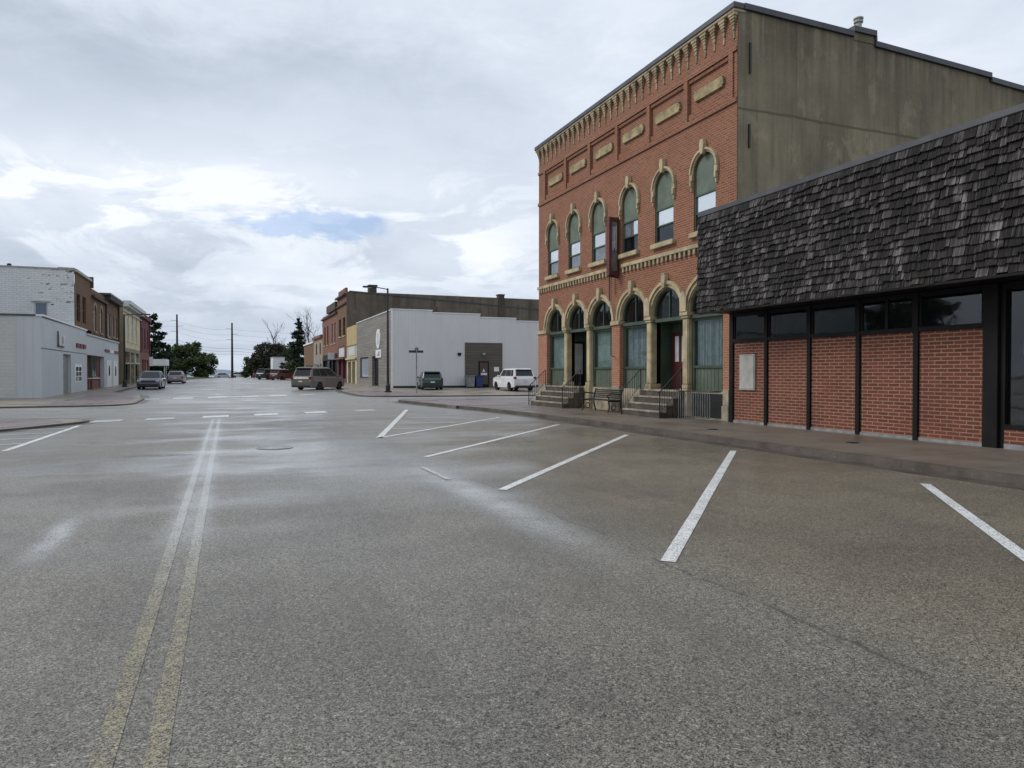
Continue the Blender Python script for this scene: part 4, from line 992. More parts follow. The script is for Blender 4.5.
mb = MB(); mb.lathe(-14.0, 58.6, [(.10, 8.0), (.10, 8.95), (.14, 8.97), (.14, 9.15), (0, 9.2)], 10); mb.build('vent_pipe', M['black'], pw)

# brown brick pair over the grey fascia shop
zb = G(70) + .05
br = bldg('brown_brick_shop', 'two storey brown brick shop with grey metal ground floor fascia and brick bulkhead', -40, fl, 64.52, 79.3, zb, 8.3, M['brickBrown'], M['brickDark'])
mb = MB(fl); ops = [(65.6, 66.7, 5.0, 6.6, True), (68.6, 69.7, 5.0, 6.6, True), (72.4, 74.0, 4.9, 7.0, False), (75.4, 76.4, 5.0, 6.8, False), (77.3, 78.3, 5.0, 6.8, False)]
mb.wall(64.52, 79.3, 4.7, 8.3, ops, .25); mb.build('wall', M['brickBrown'], br, fix=False)
for a, b, z0, z1, ar in ops:
    win(br, fl, a, b, z0, z1, M['offwhite'], M['g_low'], -.2, .12, sill=M['stonedark'])
    if ar: MB(fl).prism(archpoly((a + b) / 2, (b - a) / 2, z1, z1), -.2, -.1).build('arch_panel', M['offwhite'], br); MB(fl).ring((a + b) / 2, z1, (b - a) / 2, (b - a) / 2 + .2, .003, .05).build('arch_ring', M['stonedark'], br)
mb = MB(fl); mb.box(64.52, 71.3, .002, .25, 7.6, 7.8); mb.box(71.4, 79.3, .002, .45, 8.1, 8.45); mb.box(71.3, 71.6, .002, .15, 4.7, 8.1); mb.box(79.0, 79.3, .002, .15, 4.7, 8.1); mb.build('cornice', M['brickDark'], br)
mb = MB(fl); mb.box(71.0, 79.5, -.6, .5, 8.452, 8.62); mb.build('coping', M['coping'], br)
mb = MB(fl); mb.wall(62.31, 79.3, zb - .4, 4.5, [(62.5, 70.6, zb - .2, 3.0, False)], .35); mb.build('fascia_cladding', M['bluesid'], br, fix=False)
MB(fl).box(62.31, 79.3, -.06, .1, 4.503, 4.62).build('fascia_trim', M['offwhite'], br)
MB(fl).box(62.5, 64.0, -.36, -.3, zb - .2, 3.0).build('door', M['brickDark'], br)
win(br, fl, 64.0, 68.6, zb + .85, 3.0, M['brickBrown'], M['g_up'], -.3, .15, bars=0); MB(fl).box(64.0, 68.6, -.3, -.12, zb - .2, zb + .80).build('bulkhead', M['brickRed'], br); MB(fl).box(63.9, 68.6, -.3, -.02, zb + .802, zb + .87).build('sill', M['white'], br)
MB(fl).box(68.6, 70.6, -.36, -.3, zb - .2, 3.0).build('entrance_door', M['darkred'], br)
for a, b in ((71.8, 74.4), (75.6, 78.4)):
    d = MB(fl).box(a, b, .003, .05, zb - .05, 2.75).build('door', M['white'], br); MB(fl).disc((a + b) / 2, 1.95, .34, .052, .06).box((a + b) / 2 - .34, (a + b) / 2 + .34, .052, .06, 1.35, 1.95).build('pane', M['g_dark'], d)
MB(fl).box(70.9, 73.4, .004, .06, 3.45, 3.70).box(76.2, 78.8, .004, .06, 3.45, 3.70).build('sign_letter', M['redletter'], br)
MB(fl).box(73.6, 76.0, .004, .06, 3.42, 3.72).build('sign_board', M['white'], br)

# cream building
zb = G(90) + .02
cb = bldg('cream_building', 'two storey cream painted shop with three tall windows and dark storefront', -36, fl, 83.0, 98.0, zb, 9.0, M['cream'], M['tanside'])
mb = MB(fl); ops = [(86.0, 87.6, 5.1, 7.6, True), (89.7, 91.3, 5.1, 7.6, True), (93.4, 95.0, 5.1, 7.6, True)]
mb.wall(83.0, 98.0, 4.3, 9.0, ops, .25); mb.build('wall', M['cream'], cb, fix=False)
for a, b, z0, z1, _ in ops: win(cb, fl, a, b, z0, z1, M['offwhite'], M['g_up'], -.2, .14, sill=M['cream']); MB(fl).prism(archpoly((a + b) / 2, (b - a) / 2, z1, z1), -.2, -.1).build('arch_panel', M['offwhite'], cb)
mb = MB(fl); mb.box(83, 98, .002, .5, 8.5, 8.7); mb.box(83, 98, .002, .7, 8.702, 9.1); mb.box(83, 98, .002, .2, 8.0, 8.1); mb.build('cornice', M['offwhite'], cb)
mb = MB(fl); mb.wall(83, 98, zb - .4, 4.3, [(84, 88, zb, 3.9, False), (89, 92, zb, 3.9, False), (93, 97, zb, 3.9, False)], .4); mb.build('shop_front', M['stonedark'], cb, fix=False)
for a, b in ((84, 88), (93, 97)): win(cb, fl, a, b, zb + .3, 2.6, M['charcoal'], M['g_dark'], -.35, bars=0)
MB(fl).box(89, 92, -.4, -.36, zb, 2.6).build('door', M['charcoal'], cb)
for a, b in ((84, 86.2), (89, 92), (93, 97)): MB(fl).box(a, b, -.37, -.33, 2.7, 3.9).build('transom_pane', M['white'], cb)
MB(fl).box(84.2, 88, .05, 1.0, 2.55, 2.7).build('awning', M['offwhite'], cb)
MB().box(-19.5, -18, 88, 89.2, 8.0, 10.4).box(-13.5, -12.4, 96.0, 97.2, 8.0, 10.5).build('chimney', M['brickRed'], cb)
# red painted building
zb = G(103)
rr = bldg('maroon_brick_building', 'narrow two storey maroon painted brick shop at the end of left row', -34, fl, 98.02, 108.9, zb, 8.9, M['maroon'], M['brickDark'])
mb = MB(fl); ops = [(99.3, 100.6, 5.0, 7.3, False), (102.8, 104.1, 5.0, 7.3, False), (106.3, 107.6, 5.0, 7.3, False)]
mb.wall(98.02, 108.9, 4.2, 8.9, ops, .25); mb.build('wall', M['maroon'], rr, fix=False)
for a, b, z0, z1, _ in ops: win(rr, fl, a, b, z0, z1, M['darkred'], M['g_low'], -.2, .12, sill=M['maroon'])
mb = MB(fl); mb.box(98.02, 108.9, .002, .3, 8.5, 9.0); mb.box(98.02, 98.4, .002, .15, 4.2, 8.5); mb.box(108.5, 108.9, .002, .15, 4.2, 8.5); mb.build('cornice', M['maroon'], rr)
mb = MB(fl); mb.wall(98.02, 108.9, zb - .4, 4.2, [(99, 102, zb + .6, 3.3, False), (102.6, 104.4, zb, 3.3, False), (105, 108, zb + .6, 3.3, False)], .4); mb.build('shop_front', M['brickRed'], rr, fix=False)
for a, b in ((99, 102), (105, 108)): win(rr, fl, a, b, zb + .6, 3.3, M['offwhite'], M['g_up'], -.35, bars=0)
MB(fl).box(102.6, 104.4, -.4, -.36, zb, 3.3).build('door', M['offwhite'], rr)
# free-standing white sign and small porch beyond
t = thing('shop_sign', 'white square sign on post past the maroon brick shop', 'sign', (-10.6, 114, G(112)))
MB().tube([(-10.6, 114, G(112)), (-10.6, 114, 3.2)], .07).build('post', M['coping'], t); MB().box(-11.2, -10.0, 113.95, 114.1, 2.6, 3.9).build('sign_panel', M['white'], t, .02)
t = thing('low_white_canopy', 'white flat canopy on posts beside the square white sign', 'canopy', (-10, 122, G(118)))
MB().box(-12.5, -8.6, 120, 124, 2.7, 3.7).build('roof', M['white'], t, .03)
for x, y in ((-12, 120.4), (-9, 120.4), (-12, 123.6), (-9, 123.6)): MB().tube([(x, y, G(y)), (x, y, 2.7)], .08).build('post', M['offwhite'], t)

# ------------------------------------------------------------------ street furniture
def street_lamp(label, x, y, h, arm):
    z = G(y) + .06
    t = thing('street_lamp', label, 'street lamp', (x, y, z), 'street lamps at the crossing')
    MB().box(x - .22, x + .22, y - .22, y + .22, z, z + .10).lathe(x, y, [(.17, z + .10), (.17, z + .5), (.13, z + .6), (.11, z + .62)], 12).build('base', M['black'], t)
    MB().tube([(x, y, z + .6), (x, y, z + h * .5), (x, y, z + h)], .10, 12, .065).build('pole', M['black'], t)
    MB().tube([(x, y, z + h - .08), (x + arm * .45, y, z + h + .02), (x + arm * .8, y, z + h + .05)], .035).build('arm', M['black'], t)
    a, b = sorted((x + arm * .74, x + arm * 1.18))
    hd = MB().box(a, b, y - .15, y + .15, z + h - .0, z + h + .10).build('lamp_head', M['black'], t, .03)
    MB().box(a + .08, b - .08, y - .11, y + .11, z + h - .025, z + h - .001).build('lens', M['offwhite'], hd)
street_lamp('tall black street lamp at the corner of plank front building', 10.95, 52.0, 7.65, -1.55)
street_lamp('tall black street lamp in front of the left shops', -8.6, 72.0, 6.5, 1.8)
z = G(49.8) + .06
t = thing('street_name_sign', 'thin post with two crossed green street name blades', 'sign', (12.55, 49.8, z))
MB().tube([(12.55, 49.8, z), (12.55, 49.8, 3.5)], .042).build('post', M['galv'], t)
MB().box(12.0, 13.05, 49.78, 49.82, 3.05, 3.22).build('sign_blade', M['signgreen'], t); MB().box(12.53, 12.57, 49.3, 50.3, 3.23, 3.40).build('sign_blade', M['signgreen'], t)
MB().box(12.52, 12.58, 49.765, 49.775, 1.9, 2.9).build('sign_edge', M['charcoal'], t)
def bin_(name, label, x, y, m, r):
    z = G(y) + .07
    t = thing(name, label, 'bin', (x, y, z), 'bins by the entrance')
    MB().prism([(x - r * .85, z + .08), (x + r * .85, z + .08), (x + r, z + 1.02), (x - r, z + 1.02)], y - r, y + r).build('body', m, t, .03)
    MB().box(x - r - .04, x + r + .04, y - r - .04, y + r + .06, z + 1.022, z + 1.10).build('lid', m, t, .02)
    MB().box(x - r - .02, x + r + .02, y + r + .06, y + r + .10, z + .95, z + 1.0).build('handle', m, t)
    for s in (-1, 1): MB().tube([(x + s * r - .04, y + r * .8, z + .1), (x + s * r + .04, y + r * .8, z + .1)], .10, 12).build('wheel', M['tyre'], t)
bin_('wheelie_bin', 'pale grey bin left of the blue bin against the taupe entrance', 20.15, 60.5, M['bingrey'], .36)
bin_('wheelie_bin', 'blue bin between the grey bin and the glass door', 20.95, 60.55, M['binblue'], .34)

# utility poles and lines
POLES = [(-10.5, 175, 14.2), (.9, 172, 12.4), (40, 190, 12.9), (-60, 178, 14)]
def upole(label, x, y, h):
    z = G(y)
    t = thing('utility_pole', label, 'utility pole', (x, y, z), 'utility poles along the far street')
    MB().tube([(x, y, z - .5), (x, y, z + h)], .30, 10, .17).build('pole', M['polewood'], t)
    for k, dz in enumerate((1.4, 2.6, 3.8)):
        sx = 1 if k % 2 else -1
        MB().tube([(x, y, z + h - dz), (x + sx * 1.3, y, z + h - dz + .08)], .035, 6).build('insulator_arm', M['polewood'], t)
upole('dark wooden utility pole rising behind the bushy green tree', *POLES[0]); upole('dark wooden utility pole standing alone at the end of the street', *POLES[1]); upole('dark utility pole behind the right hand row', *POLES[2])
for k, dz in enumerate((1.4, 2.6, 3.8, 5.6, 6.3, 6.9)):
    pts = []
    order = [POLES[3], POLES[0], POLES[1], POLES[2]]
    for (x0, y0, h0), (x1, y1, h1) in zip(order, order[1:]):
        for j in range(10):
            s = j / 10; pts.append((x0 + (x1 - x0) * s, y0 + (y1 - y0) * s - .3, (h0 + (h1 - h0) * s) - dz + .4 - 4 * .7 * s * (1 - s)))
    tag(MB().tube(pts, .012 if k < 3 else .022, 4).build('power_line', M['charcoal']), ['topmost thin wire strung between the utility poles', 'second thin wire strung between the utility poles', 'third thin wire strung between the utility poles', 'upper of the thicker low cables between utility poles', 'middle of the thicker low cables between utility poles', 'lowest of the thicker low cables between utility poles'][k], 'wire', 'wires between the utility poles')

# ------------------------------------------------------------------ trees
def crown_mesh(blobs, n, size, seed, needle=False):
    r = random.Random(seed); mb = MB()
    tot = sum(b[3] * b[4] for b in blobs)
    for (cx, cy, cz, rx, rz_) in blobs:
        k = int(n * rx * rz_ / tot)
        for _ in range(k):
            while True:
                d = Vector((r.uniform(-1, 1), r.uniform(-1, 1), r.uniform(-1, 1)))
                if .05 < d.length <= 1: break
            d *= (r.uniform(.45, 1.08)) / max(d.length, .3) * d.length ** .35
            p = Vector((cx + d.x * rx, cy + d.y * rx, cz + d.z * rz_))
            s = size * r.uniform(.6, 1.5); a = Vector((r.gauss(0, 1), r.gauss(0, 1), r.gauss(0, .6))).normalized(); b = a.cross(Vector((r.gauss(0, 1), r.gauss(0, 1), r.gauss(0, 1)))).normalized()
            q = a * s; w = b * s * .55
            mb.add([tuple(p - q), tuple(p + w * .9 - q * .1), tuple(p + q), tuple(p - w)], [(0, 1, 2, 3)])
    return mb
def leafy(name, label, x, y, h, rw, m, seed, n=2600, size=.30, group='trees at the far end of the street'):
    r = random.Random(seed); z = G(y)
    t = thing(name, label, 'tree', (x, y, z), group)
    MB().tube([(x, y, z - .3), (x + .1, y, z + h * .3), (x, y, z + h * .75)], rw * .09, 8, rw * .03).build('trunk', M['bark'], t)
    bl = [(x, y, z + h * .45, rw * .80, h * .44)]
    for i in range(18):
        a = r.uniform(0, 6.28); q = r.uniform(.35, .85) * rw; hz = r.uniform(.07, .85)
        q *= 1.0 if hz < .6 else .7
        bl.append((x + q * math.cos(a), y + q * math.sin(a), z + h * hz, rw * r.uniform(.22, .42), h * r.uniform(.10, .17)))
    crown_mesh(bl, n, size, seed).build('crown', m, t, fix=False)
    return t
def conifer(label, x, y, h, rw, seed, n=2400, size=.30, sparse=1.0, group='trees at the far end of the street'):
    r = random.Random(seed); z = G(y); t = thing('conifer_tree', label, 'tree', (x, y, z), group)
    MB().tube([(x, y, z - .3), (x, y, z + h * .98)], .26, 8, .04).build('trunk', M['bark'], t)
    bl = []; k = 0
    lv = int(h * 1.3 * sparse)
    for i in range(lv):
        hz = .12 + .86 * i / lv
        for j in range(5):
            a = r.uniform(0, 6.28); L = rw * (1.05 - hz) * r.uniform(.55, 1.2)
            zz = h * (hz + r.uniform(-.05, .05)); tl = r.uniform(-.35, .25)
            for s in (.3, .6, .95):
                bl.append((x + L * s * math.cos(a), y + L * s * math.sin(a), z + zz + tl * s * L * .5, .20 + L * .20, .22 + L * .06))
    crown_mesh(bl, n, size, seed).build('crown', M['leafcon'], t, fix=False); return t
def bare(label, x, y, h, seed, group='trees at the far end of the street'):
    r = random.Random(seed); z = G(y); t = thing('bare_tree', label, 'tree', (x, y, z), group); mb = MB(); tw = MB()
    def grow(p, d, L, rr, lvl):
        pts = [p]
        for i in range(3):
            d = (d + Vector((r.gauss(0, .16), r.gauss(0, .16), .08))).normalized(); p = p + d * L / 3; pts.append(p)
        (mb if lvl < 2 else tw).tube([tuple(q) for q in pts], rr, 5 if lvl else 8, rr * .6)
        if lvl < 4:
            for k in range(r.choice((3, 3, 4))):
                nd = (d + Vector((r.gauss(0, .6), r.gauss(0, .6), r.uniform(-.1, .5)))).normalized(); grow(pts[r.choice((2, 3, 3))], nd, L * r.uniform(.55, .75), rr * .52, lvl + 1)
    grow(Vector((x, y, z - .2)), Vector((0, 0, 1)), h * .40, .24, 0)
    mb.build('trunk', M['bark'], t); tw.build('crown', M['bark'], t); return t
leafy('broadleaf_tree', 'large rounded dark green tree in front of the left utility pole', -8.5, 165, 8.0, 4.6, M['leafdark'], 3, 6500, .27)
leafy('broadleaf_tree', 'smaller lighter green tree right of the rounded dark tree', -4.4, 168, 5.7, 2.9, M['leafmid'], 4, 3200, .24)
leafy('broadleaf_tree', 'thin dark tree between the tall conifer and the rounded tree', -11.4, 152, 7.6, 2.0, M['leafcon'], 9, 1500, .28)
conifer('tall ragged conifer behind the maroon brick shop', -10.9, 126, 11.0, 3.4, 5, 5200, .24, .7)
leafy('broadleaf_tree', 'bronze tinged bushy tree left of the white shed', 8.6, 172, 8.4, 4.4, M['leafred'], 11, 6000, .28)
leafy('broadleaf_tree', 'wide dark green tree behind the white shed', 13.2, 182, 9.4, 5.4, M['leafdark'], 12, 6500, .30)
leafy('broadleaf_tree', 'small dark tree at the left edge of the right hand trees', 5.4, 185, 6.0, 2.6, M['leafdark'], 13, 2600, .26)
leafy('bush', 'pale green bush beside the low brown brick building', 12.3, 150, 4.2, 1.9, M['leafmid'], 14, 2000, .20)
conifer('dark conifer above the low brown brick building', 13.6, 152, 12.5, 3.6, 15, 6000, .26, .9)
bare('bare branched tree behind the bronze tree', 10.2, 190, 15, 21); bare('bare branched tree left of the dark conifer', 13.4, 186, 14.5, 22)
bare('tall bare tree behind the dark conifer', 17.2, 182, 18.5, 23); bare('tall bare tree above the red brick building', 20.5, 182, 18.5, 24)
for k, (x, y, h, w) in enumerate(((-24, 43.0, 8.0, 3.2), (-37, 52, 10.5, 4.6), (-46, 70, 13, 6.0), (-33, 33.5, 6.5, 2.6))):
    leafy('broadleaf_tree', ['low tree mirrored in the right hand window panes of the shingled building', 'taller tree mirrored in the middle window panes of the shingled building', 'tallest tree mirrored in the far window panes of the shingled building', 'smallest tree mirrored in the glass entrance of the shingled building'][k], x, y, h, w, M['leafdark'], 40 + k, 2600, .42, 'trees mirrored in the shop windows')
# verge with grass tufts
mb = MB()
for i in range(2600):
    y = R.uniform(113, 168); x = R.uniform(-22, -8.2 + max(0, y - 112) * .075); z = G(y) + .05; h = R.uniform(.12, .38); a = R.uniform(0, 3.14); dx, dy = .05 * math.cos(a), .05 * math.sin(a)
    mb.add([(x - dx, y - dy, z), (x + dx, y + dy, z), (x + R.uniform(-.1, .1), y, z + h)], [(0, 1, 2)])
g = mb.build('grass', leaf('verge_grass', (.09, .12, .03), (.17, .19, .07)), fix=False); g['kind'] = 'stuff'
slab([(-40, 112), (-8.1, 112), (-6.5, 135), (-3.7, 168), (-2.5, 190), (-60, 190)], .145, 'grass_verge', M['grass'])
slab([(4.5, 172), (40, 172), (40, 198), (4.5, 198)], .06, 'grass_verge', M['grass'])
# ------------------------------------------------------------------ vehicles (local: +y forward, x right)
def make_car(name, label, cat, paint, L, W, H, gc, wr, yf, yr, belt, hood, cf, tf, tr, cr, deck=None, side_split=(.0,), rimm=None, loc=(0, 0), head=0.0, group=None, plate=True, spoiler=False, detail=True, trimlow=True):
    z = G(loc[1]) + (.068 if abs(loc[0]) > 8.4 and loc[1] < 100 else .004)
    t = thing(name, label, cat, (loc[0], loc[1], z), group, -rad(head))
    ORG[t.name] = (0, 0, 0)
    a, b = -L / 2, L / 2; ar = wr + .07
    prof = [(a + .06, gc + .06), (yr - ar, gc)]
    prof += [(yr - ar * math.cos(math.pi * i / 8), gc + (wr + .10 + ar * .55 - gc) * math.sin(math.pi * i / 8) ** .8) for i in range(1, 8)]
    prof += [(yr + ar, gc), (yf - ar, gc)]
    prof += [(yf - ar * math.cos(math.pi * i / 8), gc + (wr + .10 + ar * .55 - gc) * math.sin(math.pi * i / 8) ** .8) for i in range(1, 8)]
    prof += [(yf + ar, gc), (b - .10, gc + .05), (b, gc + .28), (b - .02, hood - .22), (b - .14, hood - .06), (cf + (b - cf) * .5, hood + .02), (cf, belt)]
    dk = deck if deck else belt
    prof += [((cf + cr) / 2, belt + .01), (cr, belt if not deck else belt), (a + .10, dk - .02), (a + .02, dk - .14), (a, (gc + dk) / 2), (a + .02, gc + .25)]
    n = len(prof); zm = (gc + belt) / 2
    rows = []
    for xs, k in ((-1, 1), (-1, .5), (-1, 0), (1, 0), (1, .5), (1, 1)):
        hw = W / 2 - (.0 if k == 1 else .06 if k == .5 else .22)
        r_ = []
        for (y, zz) in prof:
            e = max(0, (abs(y) - L * .36) / (L * .14)); top = max(0, (zz - zm) / (belt - zm))
            y2 = y - math.copysign(.16 * e * e * (k ** 2), y) if k else y
            z2 = zz - .09 * (k ** 2) * top ** 2 - (0 if k else -.0)
            x2 = xs * (hw - (.05 * e * e if k == 1 else 0) - (.05 * max(0, (.75 * zm - zz) / zm) if k == 1 else 0))
            r_.append((x2, y2, z2))
        rows.append(r_)
    mb = MB(); pts = [p for r_ in rows for p in r_]
    fs = [tuple(range(n)), tuple(n * 5 + i for i in reversed(range(n)))]
    for k in range(5):
        for i in range(n): fs.append((k * n + i, k * n + n + i, k * n + n + (i + 1) % n, k * n + (i + 1) % n))
    mb.add(pts, fs); body = mb.build('body', paint, t)
    # cabin
    wb, wt = W / 2 - .07, W / 2 - .21; zt = H - .05
    B = [(-wb, cr, belt - .05), (wb, cr, belt - .05), (wb, cf, belt - .05), (-wb, cf, belt - .05)]
    T = [(-wt, tr, zt), (wt, tr, zt), (wt, tf, zt), (-wt, tf, zt)]
    U = [(-wt + .12, tr + .10, H), (wt - .12, tr + .10, H), (wt - .12, tf - .14, H), (-wt + .12, tf - .14, H)]
    mb = MB(); mb.add(B + T + U, [(3, 2, 1, 0)] + [(q + i, q + (i + 1) % 4, q + 4 + (i + 1) % 4, q + 4 + i) for q in (0, 4) for i in range(4)] + [(8, 9, 10, 11)])
    mb.build('roof', paint, t, .06, seg=3)
    def pane(nm, p00, p10, p11, p01, s0, s1, t0, t1, m=None, par=t):
        p00, p10, p11, p01 = map(Vector, (p00, p10, p11, p01))
        f = lambda s, q: (p00 * (1 - s) + p10 * s) * (1 - q) + (p01 * (1 - s) + p11 * s) * q
        nr = (p10 - p00).cross(p01 - p00).normalized(); c0 = f(.5, .5)
        if nr.dot(c0 - Vector((0, (cf + cr) / 2, (belt + H) / 2 - .2))) < 0: nr = -nr
        q = [f(s0, t0), f(s1, t0), f(s1, t1), f(s0, t1)]
        mb = MB(); mb.add([tuple(v + nr * .012) for v in q] + [tuple(v - nr * .03) for v in q], [(0, 1, 2, 3), (0, 4, 5, 1), (1, 5, 6, 2), (2, 6, 7, 3), (3, 7, 4, 0)])
        return mb.build(nm, m or M['g_car'], par)
    pane('windscreen', B[3], B[2], T[2], T[3], .07, .93, .14, .93)
    pane('rear_window', B[0], B[1], T[1], T[0], .09, .91, .18, .88)
    for s, (b0, b1, t1_, t0_) in ((1, (B[1], B[2], T[2], T[1])), (-1, (B[0], B[3], T[3], T[0]))):
        cuts = [.05] + list(side_split) + [.93]
        for c0, c1 in zip(cuts, cuts[1:]):
            pane('side_window', b0, b1, t1_, t0_, c0 + .012, c1 - .012, .17, .90)
    for s in (-1, 1):
        for y in (yf, yr):
            w = MB(); xo = s * (W / 2 - .02); xi = s * (W / 2 - .24)
            q = 20; P = []
            for (x, r_) in ((xi, wr), (xo - s * .03, wr), (xo, wr - .03), (xo, wr - .11), (xo - s * .03, wr - .12)):
                P += [(x, y + r_ * math.cos(2 * math.pi * i / q), wr + r_ * math.sin(2 * math.pi * i / q)) for i in range(q)]
            F = [tuple(range(q)), tuple(4 * q + i for i in reversed(range(q)))] + [(k * q + i, k * q + q + i, k * q + q + (i + 1) % q, k * q + (i + 1) % q) for k in range(4) for i in range(q)]
            w.add(P, F); wo = w.build('wheel', M['tyre'], t)
            rm = MB(); c = Vector((xo - s * .012, y, wr)); rr = wr - .115
            for i in range(5):
                an = 2 * math.pi * i / 5 + .3
                d = Vector((0, math.cos(an), math.sin(an))); e = Vector((0, -d.z, d.y)) * .05
                rm.add([tuple(c - e), tuple(c + d * rr - e * .8), tuple(c + d * rr + e * .8), tuple(c + e)], [(0, 1, 2, 3)])
            rm.build('rim', rimm or M['rim'], wo)
            aw = MB(); P = [(s * (W / 2 - .30), y, wr + .05)] + [(s * (W / 2 - .05), y + ar * math.cos(math.pi * i / 8), wr * .6 + ar * math.sin(math.pi * i / 8)) for i in range(9)]
    uw = MB().box(-W / 2 + .27, W / 2 - .27, yr - ar, yf + ar, gc - .03, gc + .35).build('underbody', M['plastic'], t)
    if trimlow:
        MB().box(-W / 2 + .16, W / 2 - .16, a - .015, a + .2, gc + .02, gc + .17).build('bumper', M['plastic'], t, .02); MB().box(-W / 2 + .2, W / 2 - .2, b - .2, b + .01, gc + .05, gc + .18).build('bumper', M['plastic'], t, .02)
    MB().box(-W * .3, W * .3, b - .10, b + .012, hood - .30, hood - .17).build('grille', M['plastic'], t, .01)
    for s in (-1, 1):
        x0, x1 = sorted((s * (W / 2 - .40), s * (W / 2 - .09)))
        MB().box(x0, x1, b - .24, b - .035, hood - .26, hood - .12).build('headlight', M['headlens'], t, .02)
        x0, x1 = sorted((s * (W / 2 - .24), s * (W / 2 - .045)))
        zl = dk - .34 if not spoiler else dk - .16
        MB().box(x0, x1, a - .004, a + .24, zl, zl + (.20 if not spoiler else .17)).build('taillight', M['taillens'], t, .02)
        x0, x1 = sorted((s * (W / 2 - .06), s * (W / 2 + .15)))
        MB().box(x0, x1, cf - .38, cf - .24, belt - .02, belt + .14).build('mirror', paint, t, .03)
        for yy in (cf - 1.15, cf - 2.05):
            x0, x1 = sorted((s * (W / 2 - .03), s * (W / 2 + .012)))
            if detail: MB().box(x0, x1, yy, yy + .18, belt - .19, belt - .155).build('door_handle', paint, t)
            if detail: MB().box(*sorted((s * (W / 2 - .05), s * (W / 2 + .002))), yy - .1, yy - .09, gc + .25, belt - .12).build('door_seam', M['plastic'], t)
    if plate: MB().box(-.17, .17, a - .02, a + .05, (gc + dk) / 2 + (.02 if not deck else -.02), (gc + dk) / 2 + .13).build('licence_plate', M['plate'], t)
    if spoiler: MB().box(-wt + .05, wt - .05, tr - .22, tr + .06, H - .10, H - .055).build('spoiler', paint, t, .015)
    return t
P_tan = carpaint('tan_metallic', (.135, .115, .095)); P_green = carpaint('dark_green_metallic', (.006, .040, .032)); P_white = carpaint('white_car', (.74, .75, .76))
P_slate = carpaint('slate_car', (.055, .06, .08)); P_mauve = carpaint('mauve_silver', (.26, .22, .25)); P_maroon = carpaint('maroon_car', (.095, .015, .018)); P_navy = carpaint('navy_car', (.02, .022, .03)); P_silver = carpaint('silver_car', (.42, .43, .45)); P_red = carpaint('red_car', (.20, .03, .03))
make_car('minivan', 'tan minivan parked at an angle before the brick shops on the right', 'minivan', P_tan, 5.0, 1.98, 1.86, .20, .36, 1.66, -1.28, 1.05, .92, 1.82, .50, -2.02, -2.38, None, (.34, .62), M['rimdark'], (7.05, 61.2), 41, spoiler=True)
make_car('hatchback', 'dark green hatchback parked facing the pale metal wall behind street name sign', 'car', P_green, 4.2, 1.80, 1.50, .18, .32, 1.30, -1.28, .92, .84, 1.10, .30, -1.55, -1.98, None, (.30, .62), None, (15.6, 57.4), 9, spoiler=True)
make_car('suv', 'white suv parked nose in beside the bins and entrance', 'suv', P_white, 4.82, 1.94, 1.76, .26, .38, 1.52, -1.40, 1.10, 1.08, 1.12, .42, -2.02, -2.30, None, (.22, .60), M['rimdark'], (21.35, 53.0), 0, spoiler=True)
make_car('sedan', 'slate blue sedan facing the viewer at the left kerb', 'car', P_slate, 4.7, 1.80, 1.50, .18, .32, 1.42, -1.32, .92, .86, 1.05, .15, -1.25, -1.85, .98, (.50,), None, (-5.95, 66.5), 181)
make_car('sedan', 'mauve silver sedan parked behind the slate sedan', 'car', P_mauve, 4.7, 1.80, 1.45, .18, .32, 1.42, -1.32, .92, .86, 1.05, .15, -1.25, -1.85, .98, (.50,), None, (-5.6, 92), 1)
make_car('suv', 'maroon suv parked beyond the tan minivan', 'suv', P_maroon, 4.7, 1.9, 1.75, .24, .37, 1.5, -1.4, 1.08, 1.04, 1.1, .4, -2.0, -2.25, None, (.25, .6), M['rimdark'], (8.3, 122), 40, spoiler=True, detail=False)
make_car('pickup_suv', 'dark navy suv parked left of the maroon suv', 'suv', P_navy, 4.9, 1.95, 1.85, .28, .40, 1.5, -1.4, 1.12, 1.1, 1.1, .4, -2.0, -2.3, None, (.25, .6), M['rimdark'], (6.6, 131), 40, spoiler=True, detail=False)
make_car('hatchback', 'small red car far down the right side of the street', 'car', P_red, 4.2, 1.8, 1.6, .2, .33, 1.3, -1.25, .98, .9, 1.1, .3, -1.6, -1.95, None, (.4,), None, (6.6, 172), 20, spoiler=True, detail=False)
make_car('sedan', 'white car parked across the far end of the street', 'car', P_white, 4.6, 1.8, 1.5, .2, .33, 1.4, -1.3, .94, .88, 1.05, .2, -1.3, -1.9, .98, (.5,), None, (2.6, 186), 80, detail=False)
make_car('sedan', 'silver car left of the white car at the far end of the street', 'car', P_silver, 4.6, 1.8, 1.5, .2, .33, 1.4, -1.3, .94, .88, 1.05, .2, -1.3, -1.9, .98, (.5,), None, (-.9, 192), 85, detail=False)

